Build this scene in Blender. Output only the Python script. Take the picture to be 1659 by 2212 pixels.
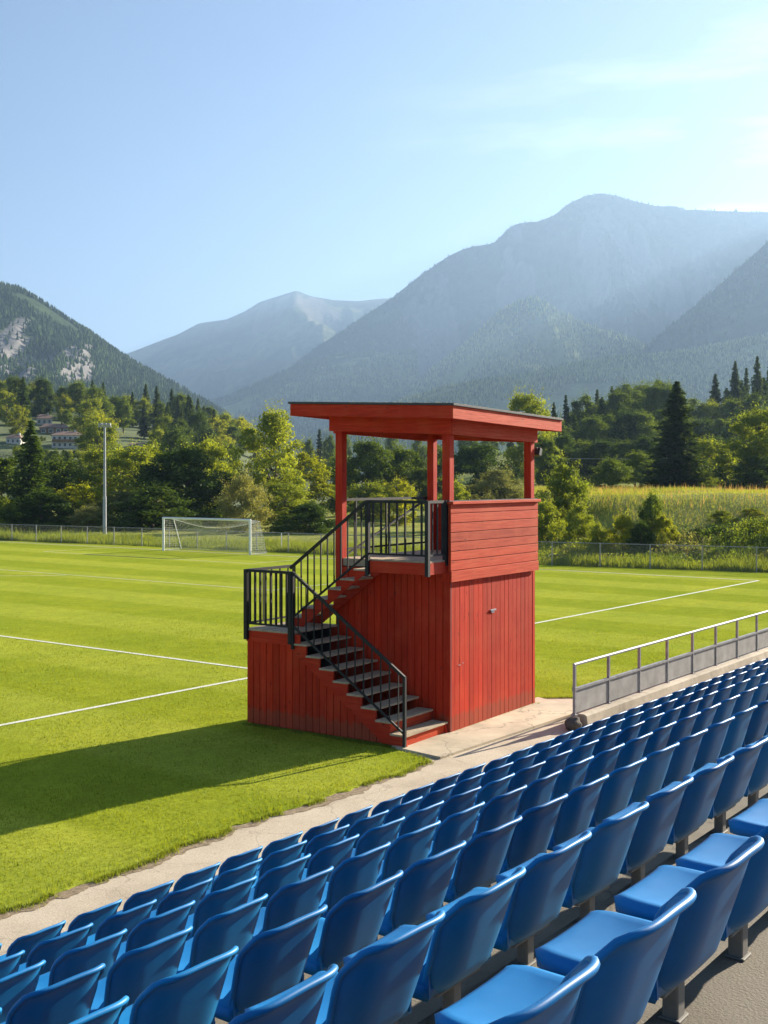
import bpy, math, random
import numpy as np
from mathutils import Vector
random.seed(7); rng = np.random.default_rng(11)
SC = bpy.context.scene
for o in list(bpy.data.objects): bpy.data.objects.remove(o)
R = math.radians
# ---------------------------------------------------------------- camera (level, shifted)
EYE = 4.5; FPX = 2482.0; HZ = 1039.0; CX = 829.5
YAW = math.atan(1850.5/2482); CA, SA = math.cos(YAW), math.sin(YAW)
cam = bpy.data.objects.new('camera', bpy.data.cameras.new('camera')); SC.collection.objects.link(cam); SC.camera = cam
cam.location = (0, 0, EYE)
cam.rotation_euler = (R(90), 0, YAW - R(90))
cam.data.sensor_fit = 'VERTICAL'; cam.data.sensor_height = 36; cam.data.sensor_width = 27
cam.data.lens = 36*FPX/2212; cam.data.shift_y = -(1106-HZ)/2212
cam.data.clip_end = 40000; cam.data.clip_start = 0.05
SC.render.resolution_x = 768; SC.render.resolution_y = 1024
# ---------------------------------------------------------------- light
SUN_EL = R(20.5); SUN_AZ = R(-10)          # azimuth measured from +X, the sun stands to the right of the picture
w = bpy.data.worlds.new('World'); SC.world = w; w.use_nodes = True
nt = w.node_tree; nt.nodes.clear()
wo = nt.nodes.new('ShaderNodeOutputWorld'); bg = nt.nodes.new('ShaderNodeBackground'); sky = nt.nodes.new('ShaderNodeTexSky')
sky.sky_type = 'NISHITA'; sky.sun_disc = False; sky.sun_elevation = SUN_EL
sky.sun_rotation = R(90) - SUN_AZ        # rotation runs clockwise from +Y
sky.air_density = 0.8; sky.dust_density = 0.9; sky.ozone_density = 1.3; sky.altitude = 1200
bg.inputs['Strength'].default_value = 0.05
# thin cirrus streaks
tc = nt.nodes.new('ShaderNodeTexCoord'); mp = nt.nodes.new('ShaderNodeMapping'); mp.inputs['Scale'].default_value = (1.6, 1.6, 9)
nz = nt.nodes.new('ShaderNodeTexNoise'); nz.inputs['Scale'].default_value = 2.1; nz.inputs['Detail'].default_value = 7; nz.inputs['Roughness'].default_value = .55
rp = nt.nodes.new('ShaderNodeValToRGB'); rp.color_ramp.elements[0].position = .52; rp.color_ramp.elements[1].position = .80
rp.color_ramp.elements[1].color = (.42, .42, .42, 1)
mx = nt.nodes.new('ShaderNodeMix'); mx.data_type = 'RGBA'; mx.inputs[7].default_value = (23, 21.5, 20, 1)
nt.links.new(tc.outputs['Generated'], mp.inputs[0]); nt.links.new(mp.outputs[0], nz.inputs['Vector'])
nt.links.new(nz.outputs[0], rp.inputs[0]); 
dt = nt.nodes.new('ShaderNodeVectorMath'); dt.operation = 'DOT_PRODUCT'; dt.inputs[1].default_value = (math.cos(SUN_AZ), math.sin(SUN_AZ), .25)
mr = nt.nodes.new('ShaderNodeMapRange'); mr.inputs[1].default_value = .66; mr.inputs[2].default_value = 1.0; mr.interpolation_type = 'SMOOTHSTEP'
mm_ = nt.nodes.new('ShaderNodeMath'); mm_.operation = 'MULTIPLY'
nt.links.new(tc.outputs['Generated'], dt.inputs[0]); nt.links.new(dt.outputs['Value'], mr.inputs[0]); nt.links.new(mr.outputs[0], mm_.inputs[1]); nt.links.new(rp.outputs[0], mm_.inputs[0])
sx = nt.nodes.new('ShaderNodeSeparateXYZ'); mz = nt.nodes.new('ShaderNodeMapRange'); mz.inputs[1].default_value = .36; mz.inputs[2].default_value = .22; mz.inputs[3].default_value = .35; mz.inputs[4].default_value = 1.0
m2_ = nt.nodes.new('ShaderNodeMath'); m2_.operation = 'MULTIPLY'
nt.links.new(tc.outputs['Generated'], sx.inputs[0]); nt.links.new(sx.outputs[2], mz.inputs[0]); nt.links.new(mz.outputs[0], m2_.inputs[0]); nt.links.new(mm_.outputs[0], m2_.inputs[1])
nt.links.new(m2_.outputs[0], mx.inputs[0]); nt.links.new(sky.outputs[0], mx.inputs[6])
nt.links.new(mx.outputs[2], bg.inputs[0]); nt.links.new(bg.outputs[0], wo.inputs[0])
sl = bpy.data.lights.new('sun', 'SUN'); sl.energy = 5.0; sl.angle = R(.53); sl.color = (1.0, .89, .72)
so = bpy.data.objects.new('sun', sl); SC.collection.objects.link(so)
sd = Vector((math.cos(SUN_EL)*math.cos(SUN_AZ), math.cos(SUN_EL)*math.sin(SUN_AZ), math.sin(SUN_EL)))
so.rotation_euler = sd.to_track_quat('Z', 'Y').to_euler()
SC.view_settings.view_transform = 'Standard'; SC.view_settings.look = 'None'
SC.view_settings.exposure = 1.92; SC.view_settings.gamma = 1

# ---------------------------------------------------------------- helpers
def link(o, parent=None):
    SC.collection.objects.link(o)
    if parent: o.parent = parent
    return o
def tag(o, label=None, cat=None, group=None, kind=None):
    if label: o['label'] = label
    if cat: o['category'] = cat
    if group: o['group'] = group
    if kind: o['kind'] = kind
    return o
def empty(name, loc=(0, 0, 0), rz=0):
    o = bpy.data.objects.new(name, None); o.location = loc; o.rotation_euler = (0, 0, rz); o.empty_display_size = .2
    return link(o)
def npmesh(name, V, F, m, parent=None, smooth=False):
    """V (n,3), F (m,k) all faces with k corners"""
    V = np.asarray(V, dtype=np.float32); F = np.asarray(F, dtype=np.int32); k = F.shape[1]
    me = bpy.data.meshes.new(name); me.vertices.add(len(V)); me.vertices.foreach_set('co', V.ravel())
    me.loops.add(F.size); me.loops.foreach_set('vertex_index', F.ravel())
    me.polygons.add(len(F)); me.polygons.foreach_set('loop_start', np.arange(0, F.size, k, dtype=np.int32))
    me.polygons.foreach_set('loop_total', np.full(len(F), k, dtype=np.int32))
    me.update(calc_edges=True); me.validate()
    me.polygons.foreach_set('use_smooth', np.full(len(F), bool(smooth)))
    if m: me.materials.append(m)
    return link(bpy.data.objects.new(name, me), parent)
class MB:
    """collects solid pieces, builds ONE mesh object"""
    def __init__(s): s.v = []; s.f = []; s.sm = []
    def add(s, vs, fs, smooth=False):
        b = len(s.v); s.v += [tuple(p) for p in vs]; s.f += [tuple(i+b for i in f) for f in fs]; s.sm += [smooth]*len(fs)
    def box(s, x0, x1, y0, y1, z0, z1):
        s.add([(x0,y0,z0),(x1,y0,z0),(x1,y1,z0),(x0,y1,z0),(x0,y0,z1),(x1,y0,z1),(x1,y1,z1),(x0,y1,z1)],
              [(0,3,2,1),(4,5,6,7),(0,1,5,4),(1,2,6,5),(2,3,7,6),(3,0,4,7)])
    def bar(s, a, b, wd, ht, up=(0,0,1)):
        a = Vector(a); b = Vector(b); d = (b-a).normalized(); u = Vector(up)
        sdv = d.cross(u)
        if sdv.length < 1e-4: sdv = d.cross(Vector((1,0,0)))
        sdv.normalize(); u = sdv.cross(d).normalized(); q = []
        for p in (a, b):
            for i, j in ((-1,-1),(1,-1),(1,1),(-1,1)): q.append(p+sdv*i*wd/2+u*j*ht/2)
        s.add(q, [(0,1,2,3),(7,6,5,4),(0,4,5,1),(1,5,6,2),(2,6,7,3),(3,7,4,0)])
    def tube(s, pts, r, n=8, r2=None):
        pts = [Vector(p) for p in pts]; N = len(pts); vs = []; fs = []
        for i, p in enumerate(pts):
            d = (pts[min(i+1,N-1)]-pts[max(i-1,0)]).normalized()
            a = d.cross(Vector((0,0,1)))
            if a.length < 1e-3: a = d.cross(Vector((1,0,0)))
            a.normalize(); b = d.cross(a); rr = r if r2 is None else r+(r2-r)*i/(N-1)
            for k in range(n):
                t = 2*math.pi*k/n; vs.append(p+(a*math.cos(t)+b*math.sin(t))*rr)
        for i in range(N-1):
            for k in range(n): fs.append((i*n+k, i*n+(k+1)%n, (i+1)*n+(k+1)%n, (i+1)*n+k))
        s.add(vs, fs, True); s.add(vs[:n], [tuple(range(n))]); s.add(vs[-n:], [tuple(range(n))[::-1]])
    def poly(s, pts, ax, t0, t1):
        """prism of a 2-D outline in the plane normal to axis ax (0 x,1 y,2 z)"""
        def P(p, t):
            l = list(p); l.insert(ax, t); return tuple(l)
        n = len(pts); s.add([P(p,t0) for p in pts]+[P(p,t1) for p in pts],
              [tuple(range(n)), tuple(range(n,2*n))[::-1]]+[(i,(i+1)%n,(i+1)%n+n,i+n) for i in range(n)])
    def build(s, name, m, parent=None, bevel=0, seg=1):
        me = bpy.data.meshes.new(name); me.from_pydata([tuple(v) for v in s.v], [], s.f); me.update()
        me.polygons.foreach_set('use_smooth', s.sm)
        import bmesh
        bm = bmesh.new(); bm.from_mesh(me); bmesh.ops.recalc_face_normals(bm, faces=bm.faces)
        if bevel: bmesh.ops.bevel(bm, geom=[e for e in bm.edges], offset=bevel, segments=seg, profile=.6, affect='EDGES')
        bm.to_mesh(me); bm.free()
        if m: me.materials.append(m)
        return link(bpy.data.objects.new(name, me), parent)
def copy_tree(root):
    r = root.copy(); SC.collection.objects.link(r)
    for ch in root.children:
        c = ch.copy(); SC.collection.objects.link(c); c.parent = r
        for g in ch.children:
            d = g.copy(); SC.collection.objects.link(d); d.parent = c
    return r
def cw(l, d, z=0.0): return (d*CA+l*SA, d*SA-l*CA, z)          # (lateral, depth) seen from the stand -> world
def gp(u, v, z=0.0):
    d = (EYE-z)*FPX/(v-HZ); return cw((u-CX)/FPX*d, d, z)
def ss(a, b, x):
    t = np.clip((x-a)/(b-a), 0, 1); return t*t*(3-2*t)
# value noise
_T = rng.random((256, 256))
def vn(x, y):
    x = np.asarray(x, float); y = np.asarray(y, float)
    xi = np.floor(x).astype(int); yi = np.floor(y).astype(int); fx = x-xi; fy = y-yi
    fx = fx*fx*fx*(fx*(fx*6-15)+10); fy = fy*fy*fy*(fy*(fy*6-15)+10)
    g = lambda a, b: _T[a & 255, b & 255]
    return (g(xi,yi)*(1-fx)+g(xi+1,yi)*fx)*(1-fy)+(g(xi,yi+1)*(1-fx)+g(xi+1,yi+1)*fx)*fy
def fbm(x, y, o=5, g=.5):
    s = 0; a = 1; n = 0
    for i in range(o): s = s+a*(vn(x*2**i+17.3*i, y*2**i+5.1*i)-.5); n += a; a *= g
    return s/n*2
def ridged(x, y, o=5, g=.52):
    s = 0; a = 1; n = 0
    for i in range(o): s = s+a*(1-np.abs(2*vn(x*2**i+31.7*i, y*2**i+9.4*i)-1)); n += a; a *= g
    return s/n

# ---------------------------------------------------------------- materials
class M_:
    def __init__(s, name):
        s.m = bpy.data.materials.new(name); s.m.use_nodes = True; s.t = s.m.node_tree
        s.b = s.t.nodes['Principled BSDF']; s.out = s.t.nodes['Material Output']
    def n(s, ty, **kw):
        q = s.t.nodes.new(ty)
        for k, v in kw.items():
            if k in q.inputs: q.inputs[k].default_value = v
            else: setattr(q, k, v)
        return q
    def l(s, a, b): s.t.links.new(a, b)
    def coord(s, kind='Object', scale=(1,1,1)):
        c = s.n('ShaderNodeTexCoord'); mpn = s.n('ShaderNodeMapping'); mpn.inputs['Scale'].default_value = scale
        s.l(c.outputs[kind], mpn.inputs[0]); return mpn.outputs[0]
    def noise(s, vec, scale, detail=4, rough=.55, dist=0):
        q = s.n('ShaderNodeTexNoise'); q.inputs['Scale'].default_value = scale; q.inputs['Detail'].default_value = detail
        q.inputs['Roughness'].default_value = rough; q.inputs['Distortion'].default_value = dist
        if vec is not None: s.l(vec, q.inputs['Vector'])
        return q.outputs[0]
    def ramp(s, fac, stops):
        q = s.n('ShaderNodeValToRGB'); e = q.color_ramp.elements
        while len(e) < len(stops): e.new(.5)
        for i, (p, c) in enumerate(stops):
            e[i].position = p; e[i].color = (c if len(c) == 4 else (*c, 1)) if hasattr(c, '__len__') else (c,c,c,1)
        s.l(fac, q.inputs[0]); return q.outputs[0]
    def mix(s, fac, a, b, mode='MIX'):
        q = s.n('ShaderNodeMix'); q.data_type = 'RGBA'; q.blend_type = mode
        for i, x in ((0, fac), (6, a), (7, b)):
            if isinstance(x, (int, float)): q.inputs[i].default_value = x
            elif isinstance(x, tuple): q.inputs[i].default_value = (*x, 1)
            else: s.l(x, q.inputs[i])
        return q.outputs[2]
    def col(s, c):
        if isinstance(c, tuple): s.b.inputs['Base Color'].default_value = (*c, 1)
        else: s.l(c, s.b.inputs['Base Color'])
    def bump(s, h, st=.3, dist=.02):
        q = s.n('ShaderNodeBump'); q.inputs['Strength'].default_value = st; q.inputs['Distance'].default_value = dist
        s.l(h, q.inputs['Height']); s.l(q.outputs[0], s.b.inputs['Normal']); return q
    def rough(s, r):
        if isinstance(r, (int, float)): s.b.inputs['Roughness'].default_value = r
        else: s.l(r, s.b.inputs['Roughness'])
def island(a): return a.n('ShaderNodeNewGeometry').outputs['Random Per Island']

def wood_red(name, axis, hue=(0.52, .027, .005), wear=.3):
    a = M_(name); st = [22, 22, 22]; st[axis] = 1.2
    v = a.coord('Object', tuple(st)); isl = island(a)
    # every board gets its own slice of grain
    comb = a.n('ShaderNodeCombineXYZ'); mu = a.n('ShaderNodeMath', operation='MULTIPLY'); mu.inputs[1].default_value = 60
    a.l(isl, mu.inputs[0])
    for i in range(3): a.l(mu.outputs[0], comb.inputs[i])
    ad = a.n('ShaderNodeVectorMath', operation='ADD'); a.l(v, ad.inputs[0]); a.l(comb.outputs[0], ad.inputs[1])
    g = a.noise(ad.outputs[0], 1.3, 6, .65, .6)
    kn = a.n('ShaderNodeTexVoronoi'); kn.inputs['Scale'].default_value = 1.0
    ks = [7, 7, 7]; ks[axis] = 2.3; a.l(a.coord('Object', tuple(ks)), kn.inputs['Vector'])
    knot = a.ramp(kn.outputs['Distance'], [(0, 1.0), (.05, .9), (.11, 0.)])
    base = a.ramp(g, [(.25, tuple(c*.66 for c in hue)), (.5, hue), (.78, (hue[0]*1.25, hue[1]*2.1, hue[2]*2.6))])
    iv = a.ramp(isl, [(0, .78), (1, 1.12)])
    c = a.mix(1., base, iv, 'MULTIPLY')
    big = a.noise(a.coord('Object'), 1.7, 5, .6)
    fade = a.ramp(big, [(.45, 0.), (.75, wear)])
    c = a.mix(fade, c, (.58, .10, .035))
    c = a.mix(knot, c, (.10, .010, .006))
    sp = a.n('ShaderNodeSeparateXYZ'); a.l(a.coord('Object'), sp.inputs[0])
    if axis == 2:
        sm = a.n('ShaderNodeMath', operation='MULTIPLY_ADD'); a.l(a.noise(a.coord('Object', (6,6,2)), 1.5, 6, .7), sm.inputs[0]); sm.inputs[1].default_value = -.5; a.l(sp.outputs[2], sm.inputs[2])
        c = a.mix(a.ramp(sm.outputs[0], [(0,.4),(.05,0.)]), c, (.17,.085,.045))
    a.col(c); a.rough(a.ramp(g, [(.3, .75), (.7, .55)])); a.b.inputs['Specular IOR Level'].default_value = .15
    a.bump(g, .5, .004); return a.m
RED_V = wood_red('red_boards_vertical', 2); RED_H = wood_red('red_boards_horizontal', 0, (.54, .052, .014), .65)
RED_Y = wood_red('red_boards_crosswise', 1, (.48, .028, .008), .45)
RED_P = wood_red('red_posts', 2, (.46, .022, .006), .45)
def simple(name, c, r=.5, metal=0, var=.15, sc=6, bs=.1):
    a = M_(name); nn = a.noise(a.coord('Object'), sc, 5)
    a.col(a.ramp(nn, [(.3, tuple(x*(1-var) for x in c)), (.7, tuple(min(1, x*(1+var)) for x in c))]))
    a.rough(r); a.b.inputs['Metallic'].default_value = metal; a.bump(nn, bs, .003); return a.m
BLACK = simple('black_painted_steel', (.004,.0045,.006), .65, 0, .3, 9)
FELT = simple('roofing_felt', (.06,.062,.066), .75, 0, .35, 40, .4)
GALV = simple('galvanised_steel', (.30,.30,.315), .5, .35, .25, 9)
LGREY = simple('light_grey_metal', (.36,.37,.39), .55, .2, .15, 5)
PANEL = simple('weathered_panel', (.30,.29,.28), .7, 0, .25, 3)
WHITEM = simple('white_paint', (.78,.79,.80), .45, 0, .05, 5)
NETM = simple('net_cord', (.62,.62,.60), .8, 0, .05, 5)
DKM = simple('dark_housing', (.03,.03,.033), .5)
def deckwood():
    a = M_('bare_grey_timber'); g = a.noise(a.coord('Object', (3, 40, 20)), 1.2, 6, .65, .5)
    c = a.ramp(g, [(.25, (.22,.165,.11)), (.55, (.46,.365,.24)), (.8, (.60,.49,.34))])
    a.col(a.mix(1., c, a.ramp(island(a), [(0,.75),(1,1.1)]), 'MULTIPLY')); a.rough(.8); a.bump(g, .5, .004); return a.m
DECK = deckwood()
def plastic():
    a = M_('blue_seat_plastic'); oi = a.n('ShaderNodeObjectInfo')
    v = a.coord('Object'); n1 = a.noise(v, 5, 5, .6); n2 = a.noise(v, 60, 3, .6)
    c = a.ramp(n1, [(.3, (.003,.16,.43)), (.7, (.006,.205,.52))])
    c = a.mix(1., c, a.ramp(oi.outputs['Random'], [(0,(.9,.80,.82)),(.5,(1,1,1)),(1,(1.6,1.18,1.08))]), 'MULTIPLY')
    dust = a.ramp(a.noise(a.coord('Object', (1,1,.6)), 9, 6, .7), [(.55, 0.), (.9, .10)])
    a.col(a.mix(dust, c, (.20,.27,.36))); a.rough(a.ramp(n1, [(.3,.38),(.7,.50)]))
    a.b.inputs['Specular IOR Level'].default_value = .25; a.bump(n2, .06, .001); return a.m
BLUE = plastic()
def concrete(name, c, sc=2.0, crack=True):
    a = M_(name); v = a.coord('Object'); n1 = a.noise(v, sc, 8, .6); n2 = a.noise(v, 90, 3, .6); n3 = a.noise(v, .5, 4, .5)
    cc = a.ramp(n1, [(.25, tuple(x*.62 for x in c)), (.5, c), (.75, tuple(min(1,x*1.18) for x in c))])
    cc = a.mix(.5, cc, a.ramp(n2, [(.3,.45),(.5,.5),(.7,.62)]), 'OVERLAY')
    cc = a.mix(1., cc, a.ramp(n3, [(.3,(.62,.60,.57)),(.7,(1.15,1.13,1.1))]), 'MULTIPLY')
    cc = a.mix(a.ramp(a.noise(v, 5, 7, .75, .8), [(.60,0.),(.68,.45)]), cc, tuple(x*.4 for x in c))
    if crack:
        vo = a.n('ShaderNodeTexVoronoi', feature='DISTANCE_TO_EDGE'); vo.inputs['Scale'].default_value = .35
        wv = a.n('ShaderNodeVectorMath', operation='ADD'); nn = a.n('ShaderNodeTexNoise'); nn.inputs['Scale'].default_value = 1.6; nn.inputs['Detail'].default_value = 6
        a.l(v, nn.inputs['Vector']); a.l(v, wv.inputs[0]); a.l(nn.outputs[1], wv.inputs[1]); a.l(wv.outputs[0], vo.inputs['Vector'])
        cr = a.ramp(vo.outputs['Distance'], [(0, .75), (.004, .35), (.009, 0.)])
        cc = a.mix(cr, cc, tuple(x*.35 for x in c))
    a.col(cc); a.rough(.9); a.bump(n2, .6, .006); return a.m
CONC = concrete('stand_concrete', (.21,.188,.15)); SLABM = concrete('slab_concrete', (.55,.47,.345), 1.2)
KERBM = concrete('kerb_concrete', (.46,.40,.32), 3, False)
def path_m():
    a = M_('gravel_path'); v = a.coord('Object'); n1 = a.noise(v, .9, 7, .6); n2 = a.noise(v, 55, 4, .7); n3 = a.noise(v, 220, 2, .5)
    c = a.ramp(n1, [(.25,(.37,.30,.215)),(.5,(.49,.41,.30)),(.78,(.57,.485,.37))])
    c = a.mix(.75, c, a.ramp(n2, [(.3,.30),(.5,.5),(.72,.70)]), 'OVERLAY')
    dk = a.ramp(a.noise(v, 7, 6, .7, .5), [(.60,0.),(.70,.5)])
    c = a.mix(dk, c, (.20,.16,.12)); 
    vo = a.n('ShaderNodeTexVoronoi', feature='DISTANCE_TO_EDGE'); vo.inputs['Scale'].default_value = .8
    wv = a.n('ShaderNodeVectorMath', operation='ADD'); nn = a.n('ShaderNodeTexNoise'); nn.inputs['Scale'].default_value = 1.3; nn.inputs['Detail'].default_value = 7
    a.l(v, nn.inputs['Vector']); a.l(v, wv.inputs[0]); a.l(nn.outputs[1], wv.inputs[1]); a.l(wv.outputs[0], vo.inputs['Vector'])
    c = a.mix(a.ramp(vo.outputs['Distance'], [(0,.5),(.004,.25),(.012,0.)]), c, (.16,.125,.095))
    a.col(c); a.rough(.95); a.bump(n2, .5, .006); return a.m
PATHM = path_m()
def turf():
    a = M_('mown_turf'); v = a.coord('Object')
    # light and dark mown bands, laid across the length of the pitch
    wv = a.n('ShaderNodeTexWave', wave_type='BANDS', bands_direction='X', wave_profile='SIN'); wv.inputs['Scale'].default_value = .058
    wv.inputs['Distortion'].default_value = .35; wv.inputs['Detail'].default_value = 2; a.l(v, wv.inputs['Vector'])
    band = a.ramp(wv.outputs[0], [(.38,(.240,.285,.026)),(.62,(.300,.335,.040))])
    n1 = a.noise(v, .35, 6, .6); n2 = a.noise(a.coord('Object', (1,1,1)), 14, 6, .75); n3 = a.noise(v, 2.2, 5, .65)
    c = a.mix(.8, band, a.ramp(n1, [(.3,(.42,.46,.40)),(.5,.5),(.7,(.60,.56,.52))]), 'OVERLAY')
    c = a.mix(.45, c, a.ramp(n2, [(.28,.25),(.5,.5),(.75,.78)]), 'OVERLAY')
    c = a.mix(.5, c, a.ramp(n3, [(.3,.38),(.5,.5),(.7,.62)]), 'OVERLAY')
    a.col(c); a.rough(1); a.b.inputs['Specular IOR Level'].default_value = .0
    a.bump(n2, .35, .03); return a.m
TURF = turf()
def leafm(name, c0, c1, c2=None, tr=.45, vary=.25):
    a = M_(name); isl = island(a); oi = a.n('ShaderNodeObjectInfo'); v = a.coord('Object')
    cl = a.noise(v, .55, 3, .6)
    k = a.mix(.5, isl, cl)
    c = a.ramp(k, [(.2, c0), (.5, tuple((x+y)/2 for x, y in zip(c0, c1))), (.8, c1)] + ([(.97, c2)] if c2 else []))
    c = a.mix(1., c, a.ramp(oi.outputs['Random'], [(0,(1-vary,1-vary*.8,1-vary)),(1,(1+vary,1+vary*.8,1))]), 'MULTIPLY')
    t = a.t; t.nodes.remove(a.b)
    d = a.n('ShaderNodeBsdfDiffuse'); tl = a.n('ShaderNodeBsdfTranslucent'); gl = a.n('ShaderNodeBsdfGlossy'); gl.inputs['Roughness'].default_value = .5
    ty = a.mix(.55, c, a.mix(1., c, (1.9,1.6,.35), 'MULTIPLY'))
    a.l(c, d.inputs[0]); a.l(ty, tl.inputs[0]); gl.inputs[0].default_value = (.25,.27,.22,1)
    m1 = a.n('ShaderNodeMixShader'); m1.inputs[0].default_value = tr; a.l(d.outputs[0], m1.inputs[1]); a.l(tl.outputs[0], m1.inputs[2])
    m2 = a.n('ShaderNodeMixShader'); m2.inputs[0].default_value = .07; a.l(m1.outputs[0], m2.inputs[1]); a.l(gl.outputs[0], m2.inputs[2])
    a.l(m2.outputs[0], a.out.inputs[0]); return a.m
L_GREEN = leafm('leaf_mid_green', (.070,.115,.016), (.155,.22,.028), (.22,.27,.04))
L_LIGHT = leafm('leaf_light_green', (.135,.185,.02), (.27,.325,.036), (.36,.39,.05), .52)
L_YELL = leafm('leaf_yellow_green', (.18,.22,.014), (.34,.37,.022), (.42,.42,.035), .55)
L_DARK = leafm('leaf_dark_green', (.030,.06,.010), (.08,.135,.018), (.15,.20,.028), .42)
L_WILL = leafm('leaf_grey_willow', (.14,.16,.06), (.27,.28,.11), (.36,.36,.16), .45)
L_CONI = leafm('needle_dark', (.028,.052,.016), (.085,.12,.028), (.15,.18,.04), .4)
G_TURF = leafm('turf_blade', (.15,.205,.013), (.29,.34,.028), (.44,.43,.07), .5, .0)
G_TALL = leafm('meadow_blade', (.20,.245,.04), (.33,.345,.07), (.45,.38,.17), .5, .0)
G_WEED = leafm('weed_blade', (.12,.175,.018), (.26,.31,.035), (.42,.40,.09), .5, .0)
def forestm(name, c0, c1):
    a = M_(name); isl = island(a); cl = a.noise(a.coord('Object'), .006, 4, .6)
    c = a.ramp(a.mix(.5, isl, cl), [(.25, c0), (.75, c1)]); a.col(c); a.rough(.95); a.b.inputs['Specular IOR Level'].default_value = .05; return a.m
F_DARK = forestm('far_conifers', (.026,.048,.016), (.085,.13,.036)); F_MID = forestm('far_mixed_wood', (.04,.07,.018), (.30,.34,.09))
SEED = leafm('seed_head', (.30,.20,.08), (.48,.33,.15), (.55,.40,.22), .4, .0)
BARK = simple('bark', (.10,.078,.058), .9, 0, .4, 5, .6)
def mountm(name, rock=(.33,.30,.27), forest=(.030,.052,.020), meadow=(.13,.16,.05), rk=.55, md=.35, S=1.0):
    a = M_(name); v = a.coord('Object'); ge = a.n('ShaderNodeNewGeometry'); sp = a.n('ShaderNodeSeparateXYZ'); a.l(ge.outputs['Normal'], sp.inputs[0])
    n1 = a.noise(v, .0022/S, 8, .62); n2 = a.noise(v, .018/S, 7, .7); n3 = a.noise(v, .0035/S, 6, .6, .6)
    c = a.mix(a.ramp(n2, [(.35,0.),(.65,1.)]), tuple(x*.6 for x in forest), tuple(x*1.5 for x in forest))
    c = a.mix(a.ramp(n1, [(1-md-.08,0.),(1-md+.04,1.)]), c, a.mix(n2, tuple(x*.6 for x in meadow), meadow))
    ad = a.n('ShaderNodeMath', operation='MULTIPLY_ADD'); a.l(n3, ad.inputs[0]); ad.inputs[1].default_value = 1.1; a.l(sp.outputs[2], ad.inputs[2])
    rr = a.ramp(ad.outputs[0], [(rk+.55,1.),(rk+.66,0.)])
    strat = a.noise(a.coord('Object', (1,1,.25)), .03/S, 7, .75)
    c = a.mix(rr, c, a.mix(strat, tuple(x*.35 for x in rock), tuple(min(1,x*1.5) for x in rock)))
    at_ = a.n('ShaderNodeAttribute'); at_.attribute_name = 'crag'
    rk_c = a.mix(strat, tuple(x*.45 for x in rock), tuple(min(1,x*1.5) for x in rock))
    c = a.mix(at_.outputs['Fac'], c, rk_c)
    a.col(c); a.rough(.95); a.b.inputs['Specular IOR Level'].default_value = .05
    a.bump(n2, .9, 14*S); return a.m

# ================================================================ SETTING
def field_edge(x):                      # front (stand-side) edge of the grass
    e = 10.40 + 1.25*ss(15.15, 15.75, x) - 1.70*ss(20.7, 22.6, x)
    wob = fbm(x*.9, x*0+3, 3)*.16+fbm(x*5, x*0+8, 3)*.06
    return e + wob*(1-ss(22.0, 23, x)*.9)
def gz(x, y):                           # ground height beyond the pitch
    l = x*SA-y*CA; d = x*CA+y*SA
    bank = 3.65*ss(56.5, 75, x+fbm(x*.08, y*.08, 3)*2.5)*ss(5, 16, l)
    wood = 14*ss(120, 330, d)*ss(0, 60, l)
    return bank+wood+fbm(x*.12, y*.12, 3)*.25*ss(57, 60, x)
def ground():
    def axis(lo, hi, near0, near1, s):
        a = list(np.arange(near0, near1+s, s)); st = s; v = near1
        while v < hi: st *= 1.35; v += st; a.append(min(v, hi))
        st = s; v = near0
        while v > lo: st *= 1.35; v -= st; a.insert(0, max(v, lo))
        return np.array(a)
    xs = axis(-2500, 10500, 50, 140, 1.5); ys = axis(-6500, 10500, -10, 110, 1.5)
    X, Y = np.meshgrid(xs, ys, indexing='ij'); Z = gz(X, Y)-.02
    nx, ny = X.shape; V = np.stack([X, Y, Z], -1).reshape(-1, 3); I = np.arange(nx*ny).reshape(nx, ny)
    F = np.stack([I[:-1,:-1], I[1:,:-1], I[1:,1:], I[:-1,1:]], -1).reshape(-1, 4)
    a = M_('rough_grassland'); v = a.coord('Object'); n1 = a.noise(v, .25, 7, .65); n2 = a.noise(v, 3, 6, .7)
    c = a.ramp(n1, [(.3,(.15,.17,.03)),(.5,(.24,.26,.05)),(.72,(.34,.31,.08))])
    c = a.mix(.8, c, a.ramp(n2, [(.3,.28),(.5,.5),(.7,.7)]), 'OVERLAY'); a.col(c); a.rough(.95); a.b.inputs['Specular IOR Level'].default_value = .05; a.bump(n2, .8, .1)
    tag(npmesh('ground', V, F, a.m, smooth=True), kind='structure')
ground()
def playing_field():
    xs = np.arange(-12, 57.2, .06); e = field_edge(xs); n = len(xs)
    far = 88.0
    V = np.concatenate([np.stack([xs, e-.01, np.full(n, -.005)], -1), np.stack([xs, e, np.full(n, .018)], -1), np.stack([xs, np.full(n, far), np.full(n, .018)], -1)])
    F = []
    for k in range(2):
        a = np.arange(n-1)+k*n; F.append(np.stack([a, a+1, a+1+n, a+n], -1))
    tag(npmesh('grass_field', V, np.concatenate(F), TURF), kind='structure')
playing_field()
LW = .13
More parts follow.
